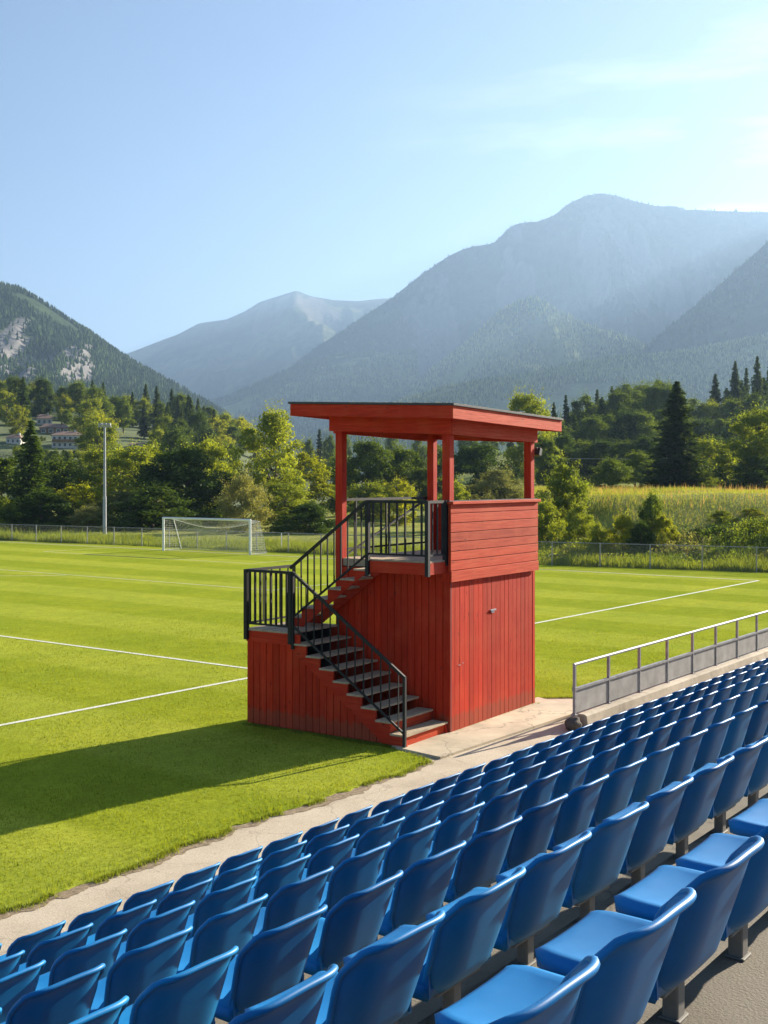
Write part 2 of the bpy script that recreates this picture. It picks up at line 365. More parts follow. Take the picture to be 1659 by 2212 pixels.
def markings():
    b = MB(); z0, z1 = .0185, .026
    a = Vector((-10, 18.72)); c = Vector((51.5, 17.37)); d = (c-a).normalized(); nn = Vector((-d.y, d.x))
    def seg(p, q, wd=LW):
        p = Vector(p); q = Vector(q); t = (q-p).normalized(); m = Vector((-t.y, t.x))*wd/2
        b.add([(p.x-m.x,p.y-m.y,z1),(q.x-m.x,q.y-m.y,z1),(q.x+m.x,q.y+m.y,z1),(p.x+m.x,p.y+m.y,z1)], [(0,1,2,3)])
    seg(a, c)
    seg((51.5, 17.43), (51.0, 86)); seg((20.07, 18.2), (19.6, 86))
    off = .0
    seg((35.0, 31.8), (34.9, 72), .07); seg((35.06, 31.8), (50.9, 31.7), .07)
    seg((45.6, 43), (45.55, 60.9), .07); seg((45.66, 43), (50.9, 42.95), .07); seg((45.6, 60.9), (50.9, 60.85), .07)
    pts = [(40.2+9.1*math.cos(t), 52+9.1*math.sin(t)) for t in np.linspace(R(127), R(233), 26)]
    for p, q in zip(pts[:-1], pts[1:]): seg(p, q, .07)
    a = M_('line_paint'); v = a.coord('Object'); n = a.noise(v, 30, 5, .7)
    a.col(a.ramp(n, [(.36,(.30,.36,.12)),(.48,(.62,.63,.52)),(.6,(.74,.74,.68))])); a.rough(.9)
    tag(b.build('field_markings', a.m), kind='structure')
markings()
def path():
    xs = np.arange(-12, 60, .5); V = []; F = []
    for x in xs: V += [(x, 7.6, .004), (x, 13.0 if x < 23 else 10.3, .004)]
    n = len(xs); F = [(2*i, 2*i+2, 2*i+3, 2*i+1) for i in range(n-1)]
    tag(npmesh('path', V, F, PATHM), kind='structure')
    b = MB(); b.poly([(15.42,10.36),(20.35,10.25),(20.9,11.62),(15.56,11.45)], 2, .006, .045)
    s = b.build('concrete_slab', SLABM); tag(s, 'pale concrete slab at the foot of the red booth', 'paving'); s['kind'] = 'structure'
path()
# stand
PITCH = .54; DEP = .975; RISE = .367; Y0 = 6.99; TOP0 = 1.24
def yrow(i): return Y0-DEP*i
def ztop(i): return TOP0+RISE*i
def ztread(i): return ztop(i)-.52
def stand():
    b = MB(); pr = [(8.15, -.3), (8.15, .34), (yrow(0)+.24, .34)]
    for i in range(9):
        y = yrow(i)+.24; z = ztread(i); pr += [(y, z-.03), (y+.012, z-.03), (y+.012, z), (yrow(i+1)+.24, z)]
    pr += [(yrow(9)+.24, -.3)]
    b.poly(pr, 0, -9, 62)
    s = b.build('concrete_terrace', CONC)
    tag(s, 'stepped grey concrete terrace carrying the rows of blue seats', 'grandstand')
    bpy.context.view_layer.update()
stand()
# kerb and railing along the front of the stand
def railing():
    b = MB(); ky = 9.7; pr = [(ky-.20,0),(ky-.17,.22),(ky-.12,.25),(ky+.12,.25),(ky+.15,.22),(ky+.16,0)]
    b.poly(pr, 0, 18.95, 60)
    k = b.build('concrete_kerb', KERBM); tag(k, 'long low concrete kerb under the grey steel railing', 'kerb')
    import bmesh
    me = bpy.data.meshes.new('boulder'); bm = bmesh.new(); bmesh.ops.create_icosphere(bm, subdivisions=4, radius=1)
    for v in bm.verts:
        n = float(fbm(v.co.x*1.5+5, v.co.y*1.5+v.co.z*2, 4)); v.co = v.co*(1+.25*n); v.co.x *= .17; v.co.y *= .15; v.co.z *= .13
    for f in bm.faces: f.smooth = True
    bm.to_mesh(me); bm.free(); me.materials.append(simple('dark_stone', (.10,.085,.07), .9, 0, .4, 12, .5))
    o = link(bpy.data.objects.new('boulder', me)); o.location = (18.72, ky-.02, .10); tag(o, 'rounded dark stone at the near end of the steel railing', 'boulder')
    t = empty('steel_railing', (18.8, ky, .25)); tag(t, 'grey steel railing with low infill panels beside the stand', 'railing')
    n = 28; sp = 1.40
    for i in range(n):
        p = MB(); p.box(i*sp-.025, i*sp+.025, -.025, .025, -.002, .90); p.box(i*sp-.05, i*sp+.05, -.05, .05, -.001, .012)
        if i: p.build('post', GALV, t)
        else:
            p.box(-.035,.035,-.035,.035,.44,.50); p.build('post', GALV, t)
    h = MB(); h.tube([(-.03,0,.915),(n*sp-sp+.03,0,.915)], .028, 10); h.build('handrail', LGREY, t)
    h = MB(); h.box(-.02, (n-1)*sp, -.032, .032, .445, .485); h.build('mid_rail', GALV, t)
    for i in range(n-1):
        q = MB(); q.box(i*sp+.03, (i+1)*sp-.03, -.008, .008, .03, .44)
        q.build('infill_panel', PANEL, t)
railing()

# ================================================================ BOOTH
def booth():
    C0 = gp(972, 1588); T = empty('observation_booth', (C0[0], C0[1], .045), R(2.5))
    tag(T, 'red wooden two-storey observation booth with outside stairs and black railings', 'booth')
    WX, WY, B2 = 3.30, 2.52, 2.86
    def vboards(p0, p1, zf0, zf1, th=.022, bw=.165, gap=.013, out=1):
        """vertical boards from p0 to p1 (2-D points), top given by function"""
        b = MB(); p0 = Vector(p0); p1 = Vector(p1); L = (p1-p0).length; d = (p1-p0)/L; n = Vector((d.y, -d.x))*out
        k = max(1, round(L/bw)); s = L/k
        for i in range(k):
            a = i*s+gap/2; c = (i+1)*s-gap/2; o = random.uniform(-.002, .002)
            q0 = p0+d*a; q1 = p0+d*c; i0 = n*(-th+o); i1 = n*o
            za, zb = zf1(a), zf1(c); z0 = zf0
            vs = [(*(q0+i0),z0),(*(q1+i0),z0),(*(q1+i1),z0),(*(q0+i1),z0),(*(q0+i0),za),(*(q1+i0),zb),(*(q1+i1),zb),(*(q0+i1),za)]
            b.add(vs, [(0,3,2,1),(4,5,6,7),(0,1,5,4),(1,2,6,5),(2,3,7,6),(3,0,4,7)])
        # dark backing just behind the gaps
        m = n*(-th-.004); m2 = n*(-th-.03); bb = MB()
        bb.add([(*(p0+m),zf0),(*(p1+m),zf0),(*(p1+m),zf1(L)),(*(p0+m),zf1(0)),(*(p0+m2),zf0),(*(p1+m2),zf0),(*(p1+m2),zf1(L)),(*(p0+m2),zf1(0))],
              [(0,1,2,3),(7,6,5,4),(0,4,5,1),(1,5,6,2),(2,6,7,3),(3,7,4,0)])
        bb.build('wall_lining', DKM, T)
        return b
    # lower walls (outer faces): front -Y, left -X, right +X, back +Y
    w1 = vboards((.005,0),(WX-.09,0), .0, lambda s: 2.66); w1.box(WX-.085, WX+.004, -.006, .05, 0, 2.66)
    f = w1.build('front_wall', RED_V, T)
    hd = MB()                                        # flush door furniture
    x = 1.55; hd.box(x-.10, x+.10, -.03, -.004, 2.02, 2.045); hd.box(x-.05, x+.05, -.016, -.002, 1.98, 2.02); hd.build('door_latch', LGREY, f)
    hd = MB(); hd.box(.28, .36, -.012, -.001, 1.15, 1.158); hd.box(.42, .47, -.012, -.001, 1.17, 1.177); hd.build('hinge_plate', LGREY, f)
    vboards((0,WY),(0,.0), .0, lambda s: 2.84, bw=.15).build('stair_side_wall', RED_V, T)
    vboards((WX,0.03),(WX,WY), .0, lambda s: 2.84).build('far_side_wall', RED_V, T)
    vboards((WX,WY),(0,WY), .0, lambda s: 2.84).build('pitch_side_wall', RED_V, T)
    # upper floor
    fl = MB(); fl.box(.03, WX-.03, .03, WY-.03, 2.86, 3.0); fl.build('upper_floor', DECK, T)
    # parapet of horizontal boards on the front, projecting a little
    pb = MB(); z = 2.66; hts = [.205,.175,.165,.165,.17,.17,.17,.16]; 
    for i, h in enumerate(hts):
        o = .045 if i == 0 else .03; o += random.uniform(-.002,.002)
        pb.box(-.055 if i else -.06, WX+.05, -o-.022, -o+.004, z+.007, z+h-.007); z += h
    zt = z
    pb.box(-.01, WX+.03, -.024, .03, 2.85, zt-.012)
    pb.build('parapet', RED_H, T, .0025)
    cp = MB(); cp.box(-.06, WX+.09, -.10, .05, zt, zt+.05); cp.build('parapet_cap', RED_H, T, .004)
    cp = MB(); cp.box(-.05, WX+.085, -.02, .12, zt+.051, zt+.066); cp.build('cap_flashing', FELT, T)
    pb = MB(); z = 2.70
    for i in range(8):
        pb.box(WX+.005, WX+.03, .04, WY, z+.004, z+.165); z += .168
    pb.box(WX-.02, WX+.004, .04, WY, 2.9, 4.0); pb.build('side_parapet', RED_Y, T)
    # roof geometry: falls from the stair side to the far side and slightly to the front
    RX0, RX1, RY0, RY1 = -.50, 3.80, -.36, 3.22
    def rz(x, y): return 5.76 - .017*(x-RX0) + .045*(y-RY0)
    ps = .155
    def post(x, y, z0, name='post'):
        b = MB(); zt_ = rz(x, y)-.2
        b.box(x, x+ps, y, y+ps, z0, zt_); return b.build(name, RED_P, T, .006)
    post(-.004, -.004+.01, 2.67); post(WX-ps+.004, .006, 3.0); post(-.004, WY-ps+.004, 2.0); post(WX-ps+.004, WY-ps-.07, 2.9)
    # perimeter beams
    def beam(x0, x1, y0, y1, h, drop, mm):
        b = MB(); vs = []
        for zz in (-drop-h, -drop):
            for (x, y) in ((x0,y0),(x1,y0),(x1,y1),(x0,y1)): vs.append((x,y,rz(x,y)+zz))
        b.add(vs, [(0,3,2,1),(4,5,6,7),(0,1,5,4),(1,2,6,5),(2,3,7,6),(3,0,4,7)]); b.build('beam', mm, T, .004)
    beam(-.05, -.006, -.05, WY+.12, .30, .185, RED_Y); beam(-.0, WX+.04, -.05, -.006, .30, .185, RED_H)
    beam(-.0, WX+.04, WY+.012, WY+.056, .34, .185, RED_H); beam(WX+.008, WX+.05, .0, WY, .30, .185, RED_Y)
    for k in range(5):
        x = .45+k*.6; beam(x, x+.06, -.0, WY, .14, .18, RED_Y)
    beam(-.0, WX, 1.2, 1.26, .12, .325, RED_H)
    # roof deck, fascias, felt
    def rslab(x0, x1, y0, y1, t0, t1, nm, mm, bv=0):
        b = MB(); vs = []
        for zz in (t0, t1):
            for (x, y) in ((x0,y0),(x1,y0),(x1,y1),(x0,y1)): vs.append((x,y,rz(x,y)+zz))
        b.add(vs, [(0,3,2,1),(4,5,6,7),(0,1,5,4),(1,2,6,5),(2,3,7,6),(3,0,4,7)]); return b.build(nm, mm, T, bv)
    rf = rslab(RX0+.03, RX1-.03, RY0+.03, RY1-.03, -.17, -.03, 'roof', RED_H)
    rslab(RX0, RX1, RY0, RY0+.028, -.23, -.008, 'fascia', RED_H, .003); rslab(RX0, RX0+.028, RY0+.029, RY1-.029, -.23, -.008, 'fascia', RED_Y, .003)
    rslab(RX0, RX1, RY1-.028, RY1, -.23, -.008, 'fascia', RED_H, .003); rslab(RX1-.028, RX1, RY0+.029, RY1-.029, -.23, -.008, 'fascia', RED_Y, .003)
    rslab(RX0-.03, RX1+.03, RY0-.03, RY1+.03, -.006, .034, 'roofing_felt', FELT, .004)
    # loose gravel / moss crumbs on the felt
    n = 2600; xs = rng.uniform(RX0, RX1, n); ys = rng.uniform(RY0, RY1, n); s = rng.uniform(.004, .016, n); zz = rz(xs, ys)+.036
    V = np.stack([np.stack([xs-s, ys-s, zz], -1), np.stack([xs+s, ys-s, zz], -1), np.stack([xs, ys+s, zz], -1), np.stack([xs, ys, zz+s*1.3], -1)], 1).reshape(-1, 3)
    I = np.arange(n)[:, None]*4; F = np.concatenate([I+np.array([0,1,3]), I+np.array([1,2,3]), I+np.array([2,0,3])])
    npmesh('roof_moss', V, F, simple('moss_crumbs', (.30,.27,.17), .95, 0, .3, 30), T)
    # lamp under the roof corner
    lm = MB(); lm.box(WX+.05, WX+.09, -.03, .03, 5.03, 5.13); lm.bar((WX+.09,0,5.06),(WX+.19,0,5.02),.14,.16); lm.build('floodlight', DKM, T, .008)
    # ---------------- stairs
    W = 1.34; L0 = 2.46; L1 = 3.56; ZL = 1.74; ns = 8; run = (L0-.06)/ns; rise = ZL/(ns+1)
    ww = vboards((-W, L1), (-W, .50), .0, lambda s: (ZL-.2 if (L1-s) > L0-.15 else max(.04, ((L1-s)-.30)*rise/run-.02)), bw=.155)
    ww.build('landing_wall', RED_V, T)
    vboards((0.02, L1), (-W+.03, L1), .0, lambda s: ZL-.05).build('landing_wall', RED_V, T)
    vboards((0.02, WY+.03), (0.02, L1-.03), .0, lambda s: ZL-.05).build('landing_wall', RED_V, T)
    cpz = MB(); cpz.box(-.035, .04, WY-.04, WY+.09, 0, ZL-.05); cpz.build('corner_post', RED_P, T)
    # landing deck: boards
    ld = MB(); y = L0
    while y < L1-.02: ld.box(-W-.05, .02, y+.004, min(y+.136, L1+.02), ZL-.032, ZL+random.uniform(-.001,.001)); y += .14
    ld.build('landing', DECK, T)
    ff = MB(); ff.box(-W-.028, -W-.002, L0-.16, L1+.0, ZL-.235, ZL-.034); ff.build('landing_fascia', RED_Y, T, .003)
    ff = MB(); ff.box(-W-.05, -W+.06, L1+.002, L1+.03, ZL-.20, ZL-.02); ff.build('corner_block', DECK, T)
    # lower flight: outer saw-tooth stringer
    st = MB(); pr = [(.03, 0.0)]
    for k in range(ns):
        y = .06+run*k; pr += [(y, rise*(k+1)-.034), (y+run, rise*(k+1)-.034)]
    pr += [(L0-.005, ZL-.24), (L0-.02, ZL-.36), (.50, .0)]
    st.poly(pr, 0, -W-.03, -W+.012)
    S1 = st.build('stair_stringer', RED_Y, T)
    st = MB(); st.poly(pr, 0, -.075, -.035); st.build('stair_stringer', RED_Y, T)
    for k in range(ns):
        y = .06+run*k; z = rise*(k+1)
        t = MB()
        for j in range(3): t.box(-W-.055, -.03, y-.03+j*.108, y+.072+j*.108, z-.032, z+random.uniform(0,.0015))
        t.build('tread', DECK, S1)
        r = MB(); r.box(-W+.012, -.035, y+.012, y+.03, max(.0, z-rise+.003), z-.034)
        if k < 2: r.build('riser', RED_H, S1)
    # upper deck
    DX = -.61; D0, D1 = .06, 1.32; ZD = 3.06
    dk = MB(); x = DX
    while x < -.03: dk.box(x+.003, min(x+.1, -.002), D0-.01, D1+.01, ZD-.03, ZD+random.uniform(-.001,.001)); x += .103
    dk.build('upper_landing', DECK, T)
    fb = MB(); fb.box(DX-.026, DX-.001, D0-.02, D1+.03, ZD-.235, ZD-.032); fb.box(DX, -.004, D0-.02, D0+.006, ZD-.235, ZD-.032); fb.box(DX, -.06, D1-.02, D1+.0, ZD-.2, ZD-.034)
    fb.build('deck_beam', RED_Y, T)
    # upper flight, going back up along the wall
    nu = 6; zr = (ZD-ZL)/(nu+1); U0 = 3.14; ur = (U0-D1)/nu
    pr = [(U0, ZL-.03)]
    for k in range(nu):
        y = U0-ur*k; pr += [(y, ZL+zr*(k+1)-.03), (y-ur, ZL+zr*(k+1)-.03)]
    pr += [(D1+.001, ZD-.235), (D1+.16, ZD-.32), (U0-.28, ZL-.03)]
    st = MB(); st.poly(pr, 0, DX-.026, DX+.014); S2 = st.build('stair_stringer', RED_Y, T)
    st = MB(); st.poly(pr, 0, -.055, -.018); st.build('stair_stringer', RED_Y, T)
    for k in range(nu):
        y = U0-ur*k; z = ZL+zr*(k+1); t = MB()
        for j in range(3): t.box(DX-.045, -.015, y-ur-.0+j*.108, y-ur+.100+j*.108, z-.03, z+random.uniform(0,.0015))
        t.build('tread', DECK, S2)
    # ---------------- black railings
    def rail(name, p0, p1, h=1.06, bars=8, posts=(1,1), drop=.0, bw=.022, xoff=0, low=.10, pw=.055):
        p0 = Vector(p0); p1 = Vector(p1); b = MB(); U = Vector((0,0,1))
        b.bar(p0+U*h, p1+U*h, .045, .05); b.bar(p0+U*low, p1+U*low, .03, .035)
        ln = (p1-p0).length
        for e, p in zip(posts, (p0, p1)):
            if e: b.box(p.x-pw/2, p.x+pw/2, p.y-pw/2, p.y+pw/2, p.z-e, p.z+h+.02)
        o = b.build(name, BLACK, T)
        for i in range(bars):
            q = p0+(p1-p0)*((i+.7)/(bars+.4)); c = MB()
            c.box(q.x-bw/2, q.x+bw/2, q.y-bw/2, q.y+bw/2, q.z+low, q.z+h-.02); c.build('baluster', BLACK, o)
        return o
    xo = -W-.055
    rail('stair_railing', (xo, .05, .045), (xo, L0-.02, ZL-.045), h=1.12, bars=13, posts=(.04, .25), low=.17, bw=.018, pw=.05)
    rail('landing_railing', (xo, L0+.03, ZL), (xo, L1-.03, ZL), h=1.07, bars=8, posts=(.21,.20), bw=.034, pw=.075)
    rail('landing_railing', (xo+.05, L1-.04, ZL), (-.02, L1-.04, ZL), h=1.07, bars=5, posts=(0,.05), bw=.02, pw=.04)
    xu = DX-.045
    rail('stair_railing', (xu, U0-.05, ZL+.06), (xu, D1+.03, ZD+.01), h=1.02, bars=11, posts=(0,0), low=.06, bw=.022)
    rail('deck_railing', (xu, D1, ZD), (xu, D0, ZD), h=1.03, bars=7, posts=(.30,.26), bw=.03, pw=.07)
    rail('deck_railing', (xu+.05, D0, ZD), (-.06, D0, ZD), h=1.03, bars=3, posts=(0,.1), bw=.024, pw=.075)
    rail('pitch_side_railing', (.16, WY-.06, 3.0), (WX-.16, WY-.06, 3.0), h=1.10, bars=0, posts=(0,0), low=.16)
    ex = MB(); ex.box(.55, .585, WY-.08, WY-.045, 3.0, 4.1); ex.box(1.6,1.63,WY-.08,WY-.045,3.0,4.1)
    ex.bar((.18, WY-.06, 3.02), (WX-.2, WY-.06, 4.06), .03, .035); ex.build('rail_brace', BLACK, T)
    return T
BOOTH = booth()

# ================================================================ SEATS
def seat_meshes():
    wd = .45
    # backrest: a curved panel, facing +Y, seen from behind; profile over height, wrapped round the sides
    N, K = 22, 14
    def shell(off):
        V = []
        for j in range(K+1):
            t = j/K; z = .125+.395*t             # height above tread; top .52
            for i in range(N+1):
                s = i/N*2-1
                # rounded top corners
                hw = wd/2*(.87+.13*min(1, t*1.4))
                cr = .055; top = .52
                x = s*hw
                ex = max(0, abs(x)-(hw-cr)); zmax = top-cr+math.sqrt(max(cr*cr-ex*ex, 0)) - .012*(s*s)
                zz = .125+(zmax-.125)*t
                lean = -.13*((zz-.125)/.395)**.9 + .13 + .03*max(0, (.12-t)/.12)
                wrap = .075*abs(s)**5                  # side edges sweep forward
                lip = -.022*max(0, (t-.86)/.14)**1.5     # rolled top edge
                y = lean*1.0-.0 + wrap + lip + off
                V.append((x, y, zz))
        return V
    a = shell(0); b = shell(.016); n = len(a); w_ = N+1; F = []
    for j in range(K):
        for i in range(N):
            p = j*w_+i; F.append((p, p+1, p+w_+1, p+w_)); F.append((n+p, n+p+w_, n+p+w_+1, n+p+1))
    for j in range(K):
        for i in (0, N):
            p = j*w_+i; F.append((p, p+w_, n+p+w_, n+p))
    for i in range(N):
        for j in (0, K):
            p = j*w_+i; F.append((p, p+1, n+p+1, n+p))
    # rim: thicken the border with a tube
    mb = MB(); mb.add(a+b, F, True)
    rim = [a[j*w_] for j in range(K+1)]+[a[K*w_+i] for i in range(1, N)]+[a[j*w_+N] for j in range(K, -1, -1)]
    rim = [(x, y+.006, z) for x, y, z in rim]
    mb.tube(rim, .012, 8)
    back = mb
    # seat pan: rounded slab with a turned-down front and side skirts, slight dish
    P = MB(); NX, NY = 18, 18; y0, y1 = .165, .56; V = []
    def top(x, y):
        u = x/(wd/2); v = (y-y0)/(y1-y0)
        z = .175-.018*(1-u*u)*math.sin(math.pi*min(1, v*1.1))+.012*abs(u)**3
        return z
    ring = []
    for j in range(NY+1):
        for i in range(NX+1):
            u = i/NX*2-1; v = j/NY
            y = y0+(y1-y0)*v; hw = wd/2*.985
            fr = max(0, (v-.78)/.22); hw *= math.sqrt(max(0, 1-(fr*.62)**2.6))    # rounded front corners
            x = u*hw; z = top(x, y); e = max(abs(u), v if v > .5 else 0)
            z -= .012*max(0, (e-.93)/.07)**2
            V.append((x, y, z))
    F = []; w2 = NX+1
    for j in range(NY):
        for i in range(NX): p = j*w2+i; F.append((p, p+1, p+w2+1, p+w2))
    border = [i for i in range(0, w2)]+[j*w2+NX for j in range(1, NY+1)]+[NY*w2+i for i in range(NX-1, -1, -1)]+[j*w2 for j in range(NY-1, 0, -1)]
    base = len(V)
    for p in border:
        x, y, z = V[p]; V.append((x*.985, y0+(y-y0)*.985, z-.05))
    nb = len(border)
    for i in range(nb): F.append((border[i], border[(i+1)%nb], base+(i+1)%nb, base+i))
    F.append(tuple(base+i for i in range(nb)))
    P.add(V, F, True)
    # side wings joining pan and back
    for s in (-1, 1):
        x = s*wd/2*.93
        P.poly([(.16,.135),(.34,.14),(.30,.18),(.22,.21),(.165,.27)], 0, x-.006, x+.006)
    post = MB(); post.box(-.027, .027, .175, .225, 0, .125); post.box(-.15, .15, .165, .30, .112, .128); post.box(-.04,.04,.165,.235,0,.006)
    return back, P, post
bk, pn, ps_ = seat_meshes()
POSTM = simple('grey_seat_post', (.19,.18,.165), .7, 0, .25, 8)
protoS = empty('stadium_seat'); 
ob = bk.build('backrest', BLUE, protoS); op = pn.build('seat', BLUE, protoS); oo = ps_.build('mounting_post', POSTM, protoS, .004)
ORD = 'first second third fourth fifth sixth seventh eighth ninth tenth eleventh twelfth thirteenth fourteenth fifteenth sixteenth seventeenth eighteenth nineteenth twentieth'.split()
def ordw(n):
    if n <= 20: return ORD[n-1]
    t = {2:'twenty', 3:'thirty', 4:'forty'}; 
    if n % 10 == 0: return {3:'thirtieth', 4:'fortieth'}[n//10]
    return t[n//10]+'-'+ORD[n%10-1]
ROWN = ['front row nearest the path', 'second row from the path', 'third row from the path', 'fourth row from the path', 'fifth row from the path', 'second row from the top', 'topmost row nearest the camera']
ROWU = [139, 200, 270, 580, 868, 1133, 1495]      # one seat's right top corner in each row fixes the row's phase
def seats():
    first = True
    for i in range(7):
        y = yrow(i); u = ROWU[i]; t = 1/(2680-u); X = (t*FPX*y/CA-y*SA)/CA-.18
        k0 = int((X+8)/PITCH); x = X-k0*PITCH; cnt = 0
        while True:
            x += PITCH
            d = x*CA+y*SA; l = x*SA-y*CA
            if d < .55: continue
            uu = CX+FPX*l/d; hw = .27*FPX/d
            if uu < -hw*1.3-20: continue
            if uu > 1659+hw*1.5+60: break
            vtop = HZ+(EYE-ztop(i))*FPX/d
            if vtop > 2330: continue
            cnt += 1
            r = protoS if first else copy_tree(protoS); first = False
            r.location = (x, y, ztread(i)); r.rotation_euler = (R(random.uniform(-1.3,1.3)), 0, R(random.uniform(-1.5,1.5)))
            tag(r, f'blue plastic stadium seat in the {ROWN[i]}, {ordw(cnt)} from the left', 'seat', 'blue seats in rows on the stand')
seats()

# ================================================================ GOAL, POLE, FENCE
def goal():
    A = gp(540, 1199); Bp = gp(353, 1190); A = Vector(A); Bp = Vector(Bp); L = (Bp-A).length; d = (Bp-A)/L
    ang = math.atan2(d.y, d.x); T = empty('football_goal', A, ang); tag(T, 'white football goal with sagging net at the far end of the pitch', 'goal')
    h = 2.12                                        # local x along the bar, -y is behind (away, +X world)
    b = MB()
    b.tube([(0,0,0),(0,0,h)], .075, 10); b.build('goalpost', WHITEM, T)
    b = MB(); b.tube([(L,0,0),(L,0,h)], .075, 10); b.build('goalpost', WHITEM, T)
    b = MB(); b.tube([(-.06,0,h),(L+.06,0,h)], .07, 10); b.build('crossbar', WHITEM, T)
    bd = 1.6
    b = MB(); b.tube([(0,-bd,.05),(L,-bd,.05)], .022, 6); b.tube([(0,0,.05),(0,-bd,.05)], .018, 6); b.tube([(L,0,.05),(L,-bd,.05)], .022, 6); b.build('ground_frame', LGREY, T)
    b = MB(); b.tube([(L-.02,-.9,h-.10),(L-.02,-bd,.05)], .028, 6); b.tube([(L-.02,0,h),(L-.02,-.9,h-.1)], .02, 6); b.build('net_stay', WHITEM, T)
    b = MB(); b.tube([(.02,-.9,h-.10),(.02,-bd,.05)], .014, 6); b.tube([(.02,0,h),(.02,-.9,h-.1)], .012, 6); b.build('net_stay', GALV, T)
    def top(s, t):  # s 0..1 along, t 0..1: bar -> back top -> ground
        sag = .50*math.sin(math.pi*s)
        if t < .3: q = t/.3; return Vector((s*L, -q*.9, h-.1*q-sag*math.sin(q*math.pi/2)))
        q = (t-.3)/.7; return Vector((s*L, -.9-(bd-.9)*q, (h-.1-sag)*(1-q)+.05*q))
    n = MB(); ns, ntt = 62, 26
    for i in range(ns+1): n.tube([top(i/ns, j/ntt) for j in range(ntt+1)], .006, 3)
    for j in range(ntt+1): n.tube([top(i/ns, j/ntt) for i in range(ns+1)], .006 if j else .01, 3)
    n.tube([top(i/40, .3) for i in range(41)], .022, 5)
    for sx in (0, 1):
        for k in range(1, 14):
            q = k/14; n.tube([(sx*L, 0, h*q), (sx*L, -(.9 if q > .95 else .9+(1-q)*(bd-.9)), h*q*.95)], .006, 3)
        for k in range(1, 12):
            q = k/12*bd; n.tube([(sx*L, -q, .05), (sx*L, -q, h-.1 if q < .9 else (h-.1)*(1-(q-.9)/(bd-.9)))], .006, 3)
    n.build('net', NETM, T)
goal()
def corner_flags():
    p = gp(608, 1190); T = empty('corner_marker', (p[0], p[1], 0)); tag(T, 'thin white marker pole standing right of the goal by the fence', 'marker pole')
    b = MB(); b.tube([(0,0,0),(.0,0,1.15)], .03, 6); b.build('pole', WHITEM, T)
    b = MB(); b.box(-.1,.1,-.1,.1,0,.03); b.build('base', WHITEM, T)
corner_flags()
def floodpole():
    p = gp(226, 1155); T = empty('floodlight_pole', (p[0], p[1], 0)); tag(T, 'tall grey floodlight pole behind the left fence', 'floodlight')
    b = MB(); b.tube([(0,0,0),(0,0,3.2)], .16, 12, .15); b.tube([(0,0,3.2),(0,0,9.0)], .12, 12, .09); b.build('pole', LGREY, T)
    dx = Vector(cw(1,0))
    b = MB(); b.bar(-dx*.55+Vector((0,0,9.05)), dx*.55+Vector((0,0,9.05)), .10, .10); b.build('crossarm', LGREY, T)
    for s in (-.36, 0, .36):
        b = MB(); b.bar(dx*(s-.15)+Vector((0,0,9.24)), dx*(s+.15)+Vector((0,0,9.24)), .30, .20); b.build('lamp_head', LGREY, T, .02)
floodpole()
FP = [(50.5, 92), (52.2, 75), (53.6, 60), (54.0, 45), (54.2, 30), (56.2, 18.5), (58.6, 8), (61, -4)]
def fence():
    T = empty('chain_link_fence', (FP[0][0], FP[0][1], 0)); tag(T, 'grey chain-link fence with thin posts along the far side of the pitch', 'fence')
    P = [Vector((x-FP[0][0], y-FP[0][1], 0)) for x, y in FP]; seg = [(P[i+1]-P[i]).length for i in range(len(P)-1)]
    def at(s):
        for i, q in enumerate(seg):
            if s <= q or i == len(seg)-1: return P[i]+(P[i+1]-P[i])*(s/q)
            s -= q
    tot = sum(seg); n = int(tot/2.55); H = 1.25; pts = []
    for i in range(n+1):
        p = at(tot*i/n); pts.append(p); b = MB(); b.tube([p, p+Vector((0,0,H+.03))], .034, 8); b.build('post', GALV, T)
    b = MB(); b.tube([p+Vector((0,0,H)) for p in pts], .022, 6); b.build('top_rail', GALV, T)
    # diamond wire
    cell = .075; V = []; F = []; r = .0022
    for a, c in zip(pts[:-1], pts[1:]):
        d = (c-a); L = d.length; d = d/L; nn = Vector((-d.y, d.x, 0))*r
        for sgn in (1, -1):
            s = -H
            while s < L:
                s0, z0, s1, z1 = s, .03, s+H, H
                if s0 < 0: z0 += -s0; s0 = 0
                if s1 > L: z1 -= s1-L; s1 = L
                if sgn < 0: s0, s1 = L-s0, L-s1
                if z1 > z0:
                    k = len(V); p = a+d*s0; q = a+d*s1; up = Vector((0,0,r)); fw = d*r
                    V += [p+nn+Vector((0,0,z0)), p-nn+Vector((0,0,z0)), p+fw*2+Vector((0,0,z0-r)), q+nn+Vector((0,0,z1)), q-nn+Vector((0,0,z1)), q+fw*2+Vector((0,0,z1-r))]
                    F += [(k,k+1,k+4,k+3),(k+1,k+2,k+5,k+4),(k+2,k,k+3,k+5)]
                s += cell
    npmesh('wire_mesh', [tuple(v) for v in V], F, GALV, T)
fence()

